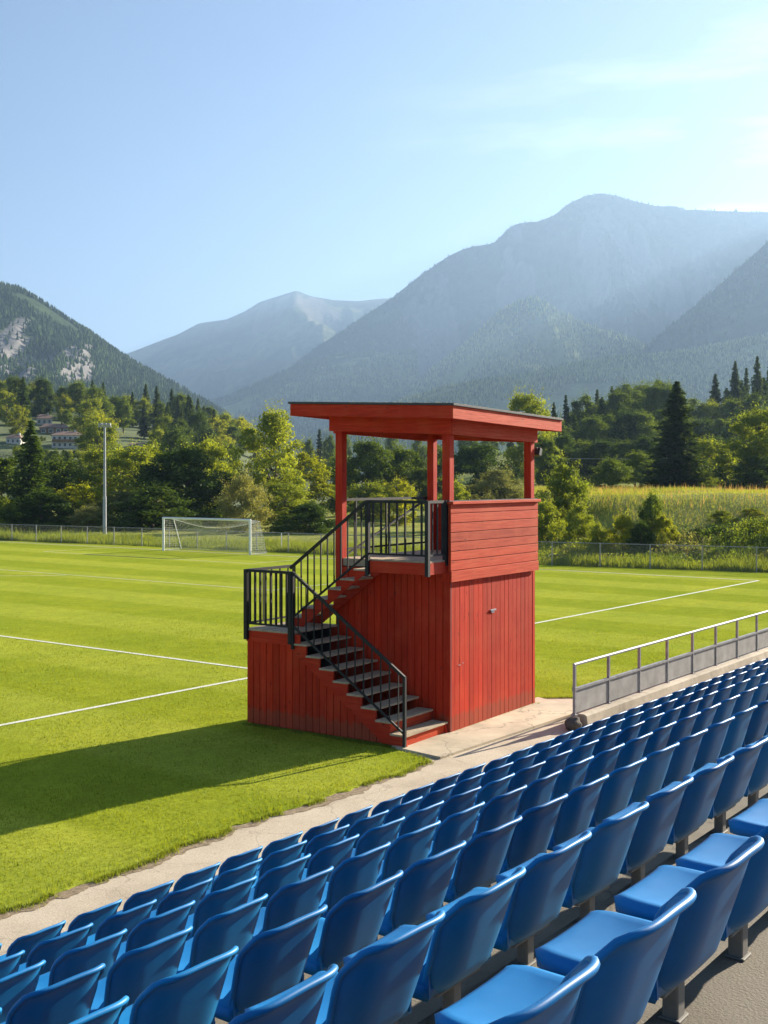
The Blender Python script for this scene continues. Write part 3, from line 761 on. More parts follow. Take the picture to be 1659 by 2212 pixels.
# ================================================================ GRASS AND PLANTS (uncountable)
def leaf_quads(c, n, rad, size, flat=.75, up=None):
    """n leaf quads around clump centres c (k,3) with radii rad (k)"""
    k = len(c); idx = rng.integers(0, k, n)
    dirv = rng.normal(size=(n, 3)); dirv /= np.linalg.norm(dirv, axis=1)[:, None]
    rr = rng.random(n)**.45; p = c[idx]+dirv*(rad[idx]*rr)[:, None]*np.array([1, 1, flat])
    a = rng.normal(size=(n, 3)); a /= np.linalg.norm(a, axis=1)[:, None]; b = np.cross(a, rng.normal(size=(n, 3))); b /= np.linalg.norm(b, axis=1)[:, None]
    s = rng.uniform(.6, 1.3, n)[:, None]*size
    V = np.stack([p-a*s, p-b*s*.55, p+a*s, p+b*s*.55], 1).reshape(-1, 3)
    return V, np.arange(4*n).reshape(n, 4)
def blades(name, x, y, z, h, wd, m, lean=.35, label='', cat='grass'):
    n = len(x); a = rng.uniform(0, 2*np.pi, n); la = rng.uniform(0, 2*np.pi, n); ln = rng.uniform(0, lean, n)*h
    dx, dy = np.cos(a)*wd/2, np.sin(a)*wd/2
    V = np.stack([np.stack([x-dx, y-dy, z], -1), np.stack([x+dx, y+dy, z], -1),
                  np.stack([x+np.cos(la)*ln, y+np.sin(la)*ln, z+h*np.sqrt(np.clip(1-(ln/h)**2*.6, .2, 1))], -1)], 1).reshape(-1, 3)
    F = np.arange(3*n).reshape(n, 3); return tag(npmesh(name, V, F, m), label, cat, kind='stuff')
def near_turf():
    N = 900000; X = rng.uniform(2, 36, N); Y = rng.uniform(10.2, 34, N)
    d = X*CA+Y*SA; l = X*SA-Y*CA; u = CX+FPX*l/d; v = HZ+EYE*FPX/d
    keep = (Y > field_edge(X)+.0) & (u > -60) & (u < 1720) & (v < 2260) & (rng.random(N) < np.clip((14./d)**2.2, 0, 1)*(1-ss(22, 34, Y))*(1-ss(26, 36, X)))
    c0 = gp(972, 1588); lx = X-c0[0]; ly = Y-c0[1]
    keep &= ~((lx > -1.45) & (lx < 3.35) & (ly > -.02) & (ly < 2.6)) & ~((lx > -1.5) & (lx < .05) & (ly > .4) & (ly < 3.6))
    tl = np.abs(Y-(18.72+(X+10)*(17.37-18.72)/61.5)) < .06
    keep &= ~tl & ~((np.abs(X-20.0) < .06) & (Y > 18))
    X = X[keep]; Y = Y[keep]; d = d[keep]; n = len(X); e = Y-field_edge(X)
    pn = .6+.8*vn(X*1.6, Y*1.6); h = rng.uniform(.018, .042, n)*pn*(1+.6*(e < .25))
    blades('lawn_grass', X, Y, np.full(n, .016), h, rng.uniform(.006, .011, n)*(d/14), G_TURF, .8, 'short bright green blades of the mown lawn', 'grass')
    # tufts creeping over the path edge, and at the foot of the booth
    n = 16000; X = rng.uniform(4, 24, n); e = field_edge(X); Y = e-np.abs(rng.normal(0, .055, n))
    k = (vn(X*2.2, X*0+4) > .42) & ((X < 15.4) | (X > 21)); X = X[k]; Y = Y[k]; n = len(X)
    sx = []; 
    R0 = BOOTH.matrix_basis
    for (a0, a1, b0, b1, m) in ((-1.48,-1.38,.0,3.6,2600),(0,3.3,-.06,-.0,800),(3.2,3.55,-.12,.4,1500),(-1.4,-.0,3.58,3.7,500)):
        for _ in range(m):
            p = R0 @ Vector((rng.uniform(a0,a1), rng.uniform(b0,b1), 0))
            if vn(p.x*4, p.y*4) > .38: sx.append((p.x, p.y))
    sx = np.array(sx); X = np.concatenate([X, sx[:,0]]); Y = np.concatenate([Y, sx[:,1]]); n = len(X)
    blades('edge_grass', X, Y, np.full(n, .01), rng.uniform(.02, .07, n), rng.uniform(.006,.012,n), G_WEED, .9, 'ragged grass tufts creeping over the path edge and around the booth foot', 'grass')
near_turf()
def meadow():
    N = 260000; l = rng.uniform(3, 60, N); d = rng.uniform(50, 125, N)
    x = d*CA+l*SA; y = d*SA-l*CA; u = CX+FPX*l/d
    inside = np.interp(y, [p[1] for p in FP][::-1], [p[0] for p in FP][::-1])
    k = (x > inside+.5) & (u > 1120) & (u < 1740) & (rng.random(N) < .25+.75*ss(60, 65, x+fbm(x*.2, y*.2, 3)*4))
    x, y, d = x[k], y[k], d[k]; dens = vn(x*.35, y*.35); k = rng.random(len(x)) < .35+.8*dens; x, y, d = x[k], y[k], d[k]; n = len(x)
    blades('meadow_grass', x, y, gz(x, y)-.03, rng.uniform(.14, .42, n)*(.45+.8*vn(x*.2, y*.2)), rng.uniform(.018,.035,n), G_TALL, .45, 'tall yellow meadow grass on top of the bank', 'grass')
    k = rng.random(n) < .05; m_ = int(k.sum())
    blades('seed_heads', x[k], y[k], gz(x[k], y[k])+.1, rng.uniform(.25, .55, m_)*(.4+.9*vn(x[k]*.3, y[k]*.3)), rng.uniform(.02,.05,m_), SEED, .3, 'rusty brown seed heads standing above the meadow grass', 'grass')
    N = 150000; s = rng.uniform(-4, 92, N); off = np.abs(rng.normal(0, 1, N))*3.2+.1
    inside = np.interp(s, [p[1] for p in FP][::-1], [p[0] for p in FP][::-1]); x = inside+off; y = s
    l = x*SA-y*CA; d = x*CA+y*SA; u = CX+FPX*l/d; k = (u > -40) & (u < 1700); x, y, off = x[k], y[k], off[k]
    g = vn(x*.5, y*.35); k = rng.random(len(x)) < .3+g; x, y = x[k], y[k]; n = len(x)
    blades('verge_weeds', x, y, gz(x, y)-.03, rng.uniform(.15, .65, n)*(.45+.9*vn(x*.4, y*.4)), rng.uniform(.03,.06,n), G_WEED, .5, 'rough weeds and long grass behind the chain-link fence', 'weeds')
meadow()
def bank_scrub():
    for nm, m, k, seed, lab in (('low_scrub', L_LIGHT, 620, 5, 'tangle of light green scrub covering the slope below the meadow'), ('bramble_cover', L_GREEN, 360, 6, 'darker green bramble cover on the slope behind the right-hand fence'), ('dry_brush', L_WILL, 420, 7, 'dry olive brush scattered over the bank slope')):
        g = np.random.default_rng(seed); y = g.uniform(4, 38, k*3); x0 = np.interp(y, [p[1] for p in FP][::-1], [p[0] for p in FP][::-1]); x = x0+g.uniform(1.2, 11, k*3)
        kk = (vn(x*.28+seed*5, y*.28) > .5) & (x < 68); x, y = x[kk][:k], y[kk][:k]; R_ = g.uniform(.25, .75, len(x))
        c = np.stack([x, y, gz(x, y)+R_*.35], -1); V, F = leaf_quads(c, len(x)*60, R_, .075, .7)
        tag(npmesh(nm, V, F, m), lab, 'scrub', kind='stuff')
bank_scrub()
def soil_edge():
    xs = np.arange(-12, 22.5, .05); e = field_edge(xs); n = len(xs); o = .10+.16*np.clip(fbm(xs*1.3, xs*0+20, 4)+.35, 0, 1)+.05*fbm(xs*9, xs*0+2, 3)
    V = np.concatenate([np.stack([xs, e-o, np.full(n, .0085)], -1), np.stack([xs, e+.2, np.full(n, .0085)], -1)]); a = np.arange(n-1)
    F = np.stack([a, a+1, a+1+n, a+n], -1); q = M_('bare_soil'); nn = q.noise(q.coord('Object'), 14, 6, .7)
    q.col(q.ramp(nn, [(.3,(.13,.09,.05)),(.55,(.27,.20,.12)),(.75,(.40,.32,.20))])); q.rough(.95); q.bump(nn, .8, .02)
    tag(npmesh('bare_soil', V, F, q.m), kind='structure')
soil_edge()

# ================================================================ TREES
def add_trunk(parent, h, r, limbs=9, spread=.5, seed=0, top=.85):
    rr = random.Random(seed); b = MB()
    pts = [Vector((0,0,-.3))]; x = y = 0
    for i in range(1, 9): x += rr.uniform(-.02,.02)*h; y += rr.uniform(-.02,.02)*h; pts.append(Vector((x, y, h*top*i/8)))
    b.tube(pts, r, 7, r*.15)
    for k in range(limbs):
        t = rr.uniform(.22, .8); i = int(t*8); p = pts[i]; a = rr.uniform(0, 2*math.pi); L = h*spread*rr.uniform(.5,1)*(1.15-t)
        q = [p]; dz = rr.uniform(.5, 1.1)
        for j in range(1, 5): q.append(p+Vector((math.cos(a+rr.uniform(-.15,.15))*L*j/4, math.sin(a)*L*j/4, L*dz*(j/4)**.85)))
        b.tube(q, r*.45*(1-t*.4), 5, r*.06)
    return b.build('trunk', BARK, parent)
def broadleaf(h, cw_, m, leaves=11000, size=.17, seed=0, shape='round', clumps=70, low=.25, limbs=11):
    global rng; rng = np.random.default_rng(1000+seed)
    T = empty('broadleaf_tree'); add_trunk(T, h, .022*h, limbs, .42, seed)
    k = clumps; c = []; R_ = []
    while len(c) < k:
        z = rng.uniform(low, 1); a = rng.uniform(0, 2*np.pi)
        t = (z-low)/(1-low)
        if shape == 'round': prof = math.sqrt(max(0, 1-(2*t-.85)**2/1.35))
        elif shape == 'tall': prof = (math.sin(math.pi*min(1, t*.82+.14)))**.8*.95
        else: prof = math.sqrt(max(0, 1-t*t))                # bush: wide at the base
        wob = .72+.5*vn(np.array(a*1.3+seed), np.array(z*4.))
        r = (rng.random()**.5)*prof*float(wob)
        c.append((math.cos(a)*r*cw_/2*.86, math.sin(a)*r*cw_/2*.86, z*h*.97-.03*h)); R_.append(rng.uniform(.07, .15)*max(cw_, h*.6))
    c = np.array(c); R_ = np.array(R_)
    V, F = leaf_quads(c, leaves, R_, size)
    # loose outer sprays
    k2 = int(leaves*.12); idx = rng.integers(0, k, k2); dv = c[idx]-np.array([0, 0, h*.5]); dv /= np.linalg.norm(dv, axis=1)[:, None]+1e-6
    p = c[idx]+dv*(R_[idx]*rng.uniform(.8, 1.6, k2))[:, None]+rng.normal(size=(k2, 3))*size*1.5
    a = rng.normal(size=(k2, 3)); a /= np.linalg.norm(a, axis=1)[:, None]; b = np.cross(a, dv); b /= np.linalg.norm(b, axis=1)[:, None]+1e-6; s = size*.8
    V2 = np.stack([p-a*s, p-b*s*.5, p+a*s, p+b*s*.5], 1).reshape(-1, 3); F2 = np.arange(4*k2).reshape(k2, 4)+len(V)
    V = np.concatenate([V, V2]); V[:, 2] = np.maximum(V[:, 2], .02)
    npmesh('crown', V, np.concatenate([F, F2]), m, T); T['h0'] = h; return T
def conifer(h, wd, m, seed=0, dens=1.0, size=.16):
    global rng; rng = np.random.default_rng(3000+seed); rr = random.Random(seed)
    T = empty('conifer_tree'); b = MB(); b.tube([(0,0,-.3),(0,0,h*.5),(0,0,h*.97)], .02*h, 7, .01*h*.2); 
    P = []; A = []; S = []
    z = h*.07
    while z < h*.985:
        t = z/h; L = wd/2*(1-t)**.82*rr.uniform(.8,1.12)*(1 if t > .12 else .75)+.05
        nb = max(4, int((7+5*(1-t))*dens))
        for k in range(nb):
            a = rr.uniform(0, 2*math.pi); l = L*rr.uniform(.6, 1.1); dr = rr.uniform(.15,.5)
            nq = max(5, int(l/size*4.2))
            s = rng.random(nq)**.8; x = s*l
            zz = z - dr*l*s**1.4 + .16*l*s**3 + rng.normal(0, .04*l+.03, nq)
            sd_ = rng.normal(0, .14*l*(1.1-s)+.05, nq)
            P.append(np.stack([np.cos(a)*x-np.sin(a)*sd_, np.sin(a)*x+np.cos(a)*sd_, zz], -1))
            dirs = np.stack([np.cos(a)*np.ones(nq), np.sin(a)*np.ones(nq), -dr+.4*s], -1)+rng.normal(0, .35, (nq, 3)); A.append(dirs)
            if k % 3 == 0 and t < .8: b.tube([(0,0,z), (math.cos(a)*l*.8, math.sin(a)*l*.8, z-dr*l*.7)], .008*h*(1-t), 4, .01)
        z += h*.026*(1.15-.5*t)/max(.7, dens**.5)
    P = np.concatenate(P); A = np.concatenate(A); A /= np.linalg.norm(A, axis=1)[:, None]; n = len(P)
    B = np.cross(A, rng.normal(size=(n, 3))); B /= np.linalg.norm(B, axis=1)[:, None]; s = (rng.uniform(.8, 1.5, n)*size)[:, None]
    V = np.stack([P-A*s, P-B*s*.38, P+A*s*1.1, P+B*s*.38], 1).reshape(-1, 3)
    b.build('trunk', BARK, T); npmesh('crown', V, np.arange(4*n).reshape(n, 4), m, T); T['h0'] = h; return T
PROTO = {}
def proto(kind):
    """lazily built, first use takes the prototype itself"""
    if kind in PROTO: return copy_tree(PROTO[kind])
    i = list(SPEC).index(kind); T = SPEC[kind](i); PROTO[kind] = T; return T
SPEC = {
 'green': lambda s: broadleaf(10, 8.5, L_GREEN, 15000, .17, s, 'round', 85),
 'green2': lambda s: broadleaf(10, 7.0, L_GREEN, 14000, .17, s, 'tall', 80, .12),
 'light': lambda s: broadleaf(10, 8.0, L_LIGHT, 14000, .16, s, 'round', 75, .15),
 'airy': lambda s: broadleaf(10, 7.5, L_LIGHT, 15000, .125, s, 'tall', 120, .10, 22),
 'yellow': lambda s: broadleaf(10, 8.0, L_YELL, 13000, .16, s, 'round', 75, .1),
 'dark': lambda s: broadleaf(10, 9.5, L_DARK, 18000, .18, s, 'round', 80, .04),
 'dark2': lambda s: broadleaf(10, 11., L_DARK, 17000, .2, s, 'bush', 80, .0),
 'willow': lambda s: broadleaf(6, 7.0, L_WILL, 17000, .10, s, 'bush', 90, .0),
 'bush': lambda s: broadleaf(4, 5.5, L_LIGHT, 11000, .10, s, 'bush', 60, .0, 6),
 'bushg': lambda s: broadleaf(4, 5.5, L_GREEN, 11000, .11, s, 'bush', 60, .0, 6),
 'bushy': lambda s: broadleaf(4, 5.5, L_YELL, 10000, .10, s, 'bush', 60, .0, 6),
 'con': lambda s: conifer(14, 8.5, L_CONI, s, 1.1, .2),
 'con2': lambda s: conifer(14, 5.5, L_CONI, s, .9, .22),
 'con3': lambda s: conifer(14, 7.2, L_DARK, s, .9, .22),
}
def put(kind, u, vtop, d, wpx, label, group=None, cat=None, z=None, hpx=None, name=None):
    T = proto(kind); l = (u-CX)/FPX*d; x, y, _ = cw(l, d)
    z0 = float(gz(np.array(x), np.array(y))) if z is None else z
    htot = EYE+(HZ-vtop)*d/FPX - z0; s = htot/T['h0']
    w0 = {'green':8.5,'green2':7,'light':8,'airy':7.5,'yellow':8,'dark':9.5,'dark2':11,'willow':7,'bush':5.5,'bushg':5.5,'bushy':5.5,'con':8.5,'con2':5.5,'con3':7.2}[kind]
    sx = wpx*d/FPX/w0 if wpx else s
    T.location = (x, y, z0-.05); T.scale = (sx, sx, s); T.rotation_euler = (0, 0, random.uniform(0, 6.28))
    if cat is None: cat = 'conifer' if kind.startswith('con') else ('bush' if kind.startswith('bush') else 'tree')
    nm = name or ('conifer_tree' if kind.startswith('con') else 'shrub' if kind.startswith('bush') else 'willow_shrub' if kind == 'willow' else 'broadleaf_tree')
    T.name = nm
    for k_ in ('group',):
        if k_ in T: del T[k_]
    tag(T, label, cat, group); return T
TREES = [
 # kind, u, vtop, depth, width px, label
 ('con3', 66, 905, 122, 140, 'broad dark-needled tree at the far left, left of the floodlight pole'),
 ('green', 5, 985, 125, 170, 'mid-green round tree cut by the left edge of the photo'),
 ('yellow', 172, 1040, 112, 130, 'bright yellow-green tree just left of the floodlight pole'),
 ('green', 130, 990, 132, 170, 'mid-green tree behind the bright yellow-green one left of the pole'),
 ('dark2', 90, 1062, 106, 190, 'low dark shrubby tree at the foot of the far-left conifer'),
 ('bush', 10, 1075, 104, 90, 'light green bush at the left edge behind the fence'),
 ('light', 295, 958, 136, 190, 'wide light-green tree right of the floodlight pole, behind the dark tree'),
 ('light', 225, 968, 142, 150, 'light-green tree rising behind the floodlight pole'),
 ('willow', 262, 1058, 112, 150, 'olive loose tree right beside the floodlight pole foot'),
 ('willow', 195, 1092, 103, 110, 'small olive shrub at the fence left of the floodlight pole'),
 ('dark', 405, 968, 116, 250, 'large dense dark-green tree behind the goal'),
 ('dark2', 330, 1052, 106, 220, 'low spreading dark-green tree left of the goal'),
 ('light', 445, 948, 134, 150, 'light-topped tree peeping over the large dark tree behind the goal'),
 ('airy', 590, 882, 122, 195, 'tall airy light-green tree with a visible trunk, left of the booth roof'),
 ('yellow', 660, 968, 128, 140, 'yellow-leaved tree between the tall airy tree and the booth'),
 ('willow', 528, 1024, 101, 140, 'rounded grey-green willow shrub right behind the goal'),
 ('light', 615, 1040, 110, 150, 'light-green low tree right of the grey-green willow'),
 ('dark2', 668, 1088, 100, 170, 'low dark-green bush left of the booth'),
 ('green', 790, 948, 138, 150, 'mid-green tree seen through the open booth beside its left post'),
 ('green2', 735, 975, 146, 110, 'green tree directly behind the left post of the booth'),
 ('green', 868, 965, 142, 140, 'mid-green tree seen through the middle of the open booth'),
 ('yellow', 862, 1028, 118, 95, 'small yellow-green tree seen through the middle of the open booth'),
 ('light', 795, 1040, 120, 130, 'low light-green tree above the upper stair railing'),
 ('green2', 940, 955, 146, 120, 'green tree behind the two middle posts of the booth'),
 ('dark', 1040, 958, 136, 180, 'dark-green tree seen through the right half of the open booth'),
 ('willow', 1075, 1012, 104, 150, 'pale feathery shrub behind the right half of the booth parapet'),
 ('bush', 985, 1038, 106, 110, 'light-green bush behind the near corner post of the booth'),
 ('light', 1142, 846, 150, 130, 'tall sunlit tree rising behind the right end of the booth roof'),
 ('green2', 1175, 940, 142, 100, 'mid-green tree under the right end of the booth roof'),
 ('bush', 1215, 1000, 76, 140, 'pale willow bush at the left end of the meadow bank'),
 ('bush', 1180, 1080, 72, 110, 'low light bush right beside the booth parapet'),
 ('bush', 1245, 1085, 70, 90, 'light-green bush at the foot of the willow on the bank'),
 ('con', 1462, 820, 108, 185, 'large dark spruce standing at the edge of the meadow'),
 ('light', 1535, 945, 118, 120, 'light-green tree right behind the large spruce'),
 ('light', 1640, 878, 104, 175, 'bright round broadleaf tree at the right edge of the photo'),
 ('dark2', 1640, 985, 100, 150, 'dark shady tree low at the right edge of the photo'),
 ('bushg', 1318, 992, 118, 110, 'rounded green bush left of the large spruce at the meadow edge'),
 ('green', 1372, 975, 124, 110, 'green tree close on the left of the large spruce'),
 ('bush', 1415, 1012, 112, 70, 'small light bush under the left side of the large spruce'),
 ('bush', 1512, 1010, 108, 90, 'small light bush under the right side of the large spruce'),
 ('green', 1575, 1000, 112, 100, 'rounded green tree between the spruce and the right-edge tree'),
 ('bushg', 1600, 960, 122, 100, 'green tree just left of the bright tree at the right edge'),
 ('bushg', 1407, 1066, 67, 80, 'small dark-green bush standing alone on the meadow bank'),
 ('bushy', 1432, 1112, 66, 80, 'yellow-green bush right below the lone bush on the bank'),
 ('bushy', 1345, 1110, 66, 90, 'yellow-green bush left of the lone bush on the bank'),
 ('dark2', 1385, 1128, 65, 80, 'dark low bush at the foot of the lone bush on the bank'),
 ('bush', 1290, 1128, 66, 80, 'light low bush on the bank left of the yellow-green bush'),
 ('bush', 1560, 1100, 69, 70, 'low scrub bush halfway up the bank on the right'),
 ('bushy', 1625, 1096, 69, 60, 'small scrub bush high on the bank near the right edge'),
]
for t in TREES: put(*t, z=None)
def back_woods():
    # wood behind the meadow: three depth tiers of individual trees
    tiers = [(165, 'nearest', [(1222,940,'dark'),(1262,955,'green'),(1300,948,'dark'),(1345,950,'green'),(1392,945,'dark'),(1440,950,'dark'),(1545,945,'dark'),(1600,940,'green'),(1650,935,'dark')]),
             (205, 'front', [(1205,905,'green2'),(1240,890,'con3'),(1275,900,'green'),(1312,895,'green2'),(1352,885,'dark'),(1392,890,'green'),(1432,880,'green2'),(1478,900,'green'),(1520,905,'dark'),(1560,900,'green2'),(1602,895,'green'),(1645,890,'dark')]),
             (235, 'middle', [(1196,868,'con2'),(1222,848,'con2'),(1262,852,'green2'),(1300,858,'con3'),(1335,842,'green'),(1372,838,'green2'),(1410,832,'green'),(1450,835,'green'),(1500,860,'green2'),(1540,865,'light'),(1585,862,'green'),(1630,850,'green2')]),
             (265, 'back', [(1290,842,'con2'),(1322,830,'con2'),(1350,828,'green2'),(1385,826,'green'),(1428,820,'green2'),(1545,803,'con'),(1588,780,'con'),(1612,790,'con2'),(1636,768,'con'),(1662,775,'con2'),(1570,835,'con3'),(1602,820,'con3'),(1650,812,'con3')])]
    for d, nm, lst in tiers:
        for i, (u, v, k) in enumerate(lst):
            w_ = {'con':66,'con2':46,'con3':80}.get(k, 100)
            put(k, u, v+random.uniform(-3,3), d+random.uniform(-6,6), w_, f'{"dark conifer" if k.startswith("con") else "shaded broadleaf tree"}, {ordw(i+1)} from the left in the {nm} tier of the far wood', 'trees of the wood behind the meadow')
    # behind the booth and left: middle-distance trees
    DO = {u: i+1 for i, u in enumerate(sorted([690,712,740,665,1010,1060,1105,905,850,960]))}
    for i, (u, v, k) in enumerate([(690,925,'con2'),(712,935,'green2'),(740,930,'green'),(665,945,'green2'),(1010,900,'green'),(1060,905,'green2'),(1105,900,'con3'),(905,925,'green2'),(850,930,'green'),(960,930,'con2')]):
        put(k, u, v, 330+10*(i % 3), 50, f'hazy distant tree on the valley floor, {ordw(DO[u])} from the left of ten', 'distant trees on the valley floor', z=0)
back_woods()
# left wooded hill
RH = [(-260,872),(-60,884),(60,884),(140,890),(215,900),(290,914),(350,918),(420,930),(480,944),(540,968),(620,1004),(760,1036)]
HD = 400.
def hill_z(l, d):
    u = CX+l*FPX/HD; rz_ = EYE+(HZ-np.interp(u, [a for a, b in RH], [b for a, b in RH]))*HD/FPX
    t = (d-HD)/np.where(d < HD, 210., 260.)
    return np.maximum(rz_, 0)*np.clip(1-np.abs(t)**1.35, -.05, 1)-.3
def slope_depth(u, v):
    for d in np.arange(195, 398, 1.):
        l = (u-CX)/FPX*d
        if HZ-(float(hill_z(np.array(l), np.array(d)))-EYE)*FPX/d <= v: return float(d)
    return 396.
def left_hill():
    ls = np.arange(-560, 20, 8.); ds = np.arange(180, 680, 8.); Lg, Dg = np.meshgrid(ls, ds, indexing='ij'); Z = hill_z(Lg, Dg)
    V = np.stack([Dg*CA+Lg*SA, Dg*SA-Lg*CA, Z], -1).reshape(-1, 3); I = np.arange(V.shape[0]).reshape(Lg.shape)
    F = np.stack([I[:-1,:-1], I[:-1,1:], I[1:,1:], I[1:,:-1]], -1).reshape(-1, 4)
    a = M_('hill_scrub'); n1 = a.noise(a.coord('Object'), .08, 7, .65); a.col(a.ramp(n1, [(.3,(.035,.06,.014)),(.6,(.10,.13,.03)),(.8,(.16,.16,.05))])); a.rough(.95); a.bump(n1, .8, 1.5)
    tag(npmesh('hill', V, F, a.m, smooth=True), kind='structure')
    kinds = ['green','light','green2','yellow','green','light','green','light','green2','dark','con3']
    nm = ['crest', 'second', 'third', 'fourth', 'fifth', 'lowest']
    lu = [a for a, b in RH]; lv = [b for a, b in RH]
    for ti, d in enumerate((396, 362, 328, 296, 262, 228)):
        u = -10.+ti*11; i = 0; umax = [560, 560, 540, 520, 500, 470][ti]
        while u < umax:
            dd = d+random.uniform(-9, 9); l = (u-CX)/FPX*dd; z = float(hill_z(np.array(l), np.array(dd)))
            k = random.choice(kinds)
            if 285 < u < 470 and ti < 3 and random.random() < .45: k = random.choice(['con','con2','con2'])
            if ti == 0 and 170 < u < 230: k = 'con3'
            hh = random.uniform(8, 12.5)*(1.15 if k.startswith('con') else 1)
            vt = HZ-(z+hh-EYE)*FPX/dd
            if ti in (2, 3, 4) and 80 < u < 190:         # clearings in front of the houses
                hh *= .45; vt = HZ-(z+hh-EYE)*FPX/dd
            skip = False
            for (hu0, hu1, hc, hb) in ((110,182,146,968),(84,152,118,938),(80,114,96,918),(10,46,28,960),(276,318,296,970)):
                hd = slope_depth(hc, hb)+9
                if hu0-24 < u < hu1+24 and dd < hd and vt < hb-2:
                    if HZ-(z-EYE)*FPX/dd < hb+12: skip = True
                    else: vt = hb+random.uniform(2, 8); hh = (HZ-vt)*dd/FPX+EYE-z
            if skip: u += 20; continue
            i += 1
            wpx = hh*.78*FPX/dd if not k.startswith('con') else hh*.46*FPX/dd
            word = {'green':'green rounded tree','light':'light-green tree','green2':'slender green tree','yellow':'yellow-green tree','dark':'dark-green tree','con':'dark conifer','con2':'slim dark conifer','con3':'broad dark conifer'}[k]
            pos = 'on the crest' if ti == 0 else f'in the {nm[ti]} tier' if ti < 5 else 'along the foot'
            put(k, u, vt, dd, wpx, f'{word}, {ordw(i)} from the left {pos} of the left hill', 'trees on the left hillside', z=z)
            u += wpx*random.uniform(.55, .8)
left_hill()
# ---------------- houses on the hill
WALLC = simple('cream_render', (.55,.52,.46), .85, 0, .08, 2); TILE = simple('clay_tiles', (.22,.14,.105), .85, 0, .3, 12, .4)
GLASS = simple('window_glass', (.04,.05,.06), .15); TIMB = simple('house_timber', (.22,.13,.07), .8, 0, .3, 6)
def house(u, v, d, wd, dp, h, label, floors=2, wins=6, roofh=1.6, flat=False, turn=0., wall=WALLC, balcony=True, vz=None):
    d = slope_depth(u, v); wd *= d/FPX; dp *= d/FPX; h *= d/FPX; roofh *= d/FPX
    l = (u-CX)/FPX*d; x, y, _ = cw(l, d); z = EYE+(HZ-v)*d/FPX
    T = empty('house', (x, y, z), YAW-R(90)+turn); tag(T, label, 'house')
    b = MB(); b.box(-wd/2, wd/2, 0, dp, -4, h); W_ = b.build('wall', wall, T)
    b = MB(); o = .35
    if flat: b.box(-wd/2-o, wd/2+o, -o, dp+o, h+.002, h+.35)
    else:
        b.add([(-wd/2-o,-o,h),(wd/2+o,-o,h),(wd/2+o,dp+o,h),(-wd/2-o,dp+o,h),(-wd*.3,dp/2,h+roofh),(wd*.3,dp/2,h+roofh)], [(0,3,2,1),(0,1,5,4),(1,2,5),(2,3,4,5),(3,0,4)])
    rf = b.build('roof', TILE, T)
    b = MB(); b.box(wd*.2, wd*.2+.5, dp*.4, dp*.4+.5, h, h+roofh+.4); b.build('chimney', wall, rf)
    fh = h/floors
    for f in range(floors):
        for i in range(wins):
            wx = -wd/2+wd*(i+.5)/wins; z0 = f*fh+fh*.28; ww, wh = wd/wins*.5, fh*.5
            b = MB(); b.box(wx-ww/2-.1, wx+ww/2+.1, -.06, -.003, z0-.1, z0+wh+.1); q = b.build('window', WHITEM, T)
            b = MB(); b.box(wx-ww/2, wx+ww/2, -.09, -.062, z0, z0+wh); b.build('pane', GLASS, q)
        if balcony and f:
            b = MB(); b.box(-wd/2+.1, wd/2-.1, -.8, -.1, f*fh-.06, f*fh+.06); b.box(-wd/2+.1, wd/2-.1, -.82, -.76, f*fh+.07, f*fh+.55); b.build('balcony', TIMB, T)
house(146, 968, 0, 66, 50, 28, 'cream two-storey house with a clay-tiled roof in the trees of the left hill', 2, 6, 9, balcony=True, turn=.25)
house(118, 938, 0, 62, 46, 14, 'low dark timber house with a brownish roof just above the cream house', 1, 4, 10, wall=TIMB, balcony=False, turn=.25)
house(96, 918, 0, 32, 36, 14, 'small grey house with a pinkish roof, highest on the left hill', 1, 3, 10, balcony=False, turn=.3)
house(28, 960, 0, 30, 36, 14, 'small half-hidden house left of the cream house', 1, 3, 8, balcony=False)
house(296, 970, 0, 40, 36, 10, 'white low-roofed house right of the floodlight pole among trees', 1, 4, 4, balcony=False)
# power line
def cable():
    a = Vector(cw(38, 190, 12)); b_ = Vector(cw(62, 190, 13.2)); T = MB(); pts = []
    a = Vector(cw((1200-CX)/FPX*150, 150, EYE+(HZ-990)*150/FPX)); b_ = Vector(cw((1700-CX)/FPX*150, 150, EYE+(HZ-972)*150/FPX))
    for i in range(25): t = i/24; p = a.lerp(b_, t); p.z -= .5*math.sin(math.pi*t); pts.append(p)
    T.tube(pts, .025, 5); tag(T.build('power_line', LGREY), 'thin pale overhead cable crossing the wood left of the spruce', 'cable')
cable()

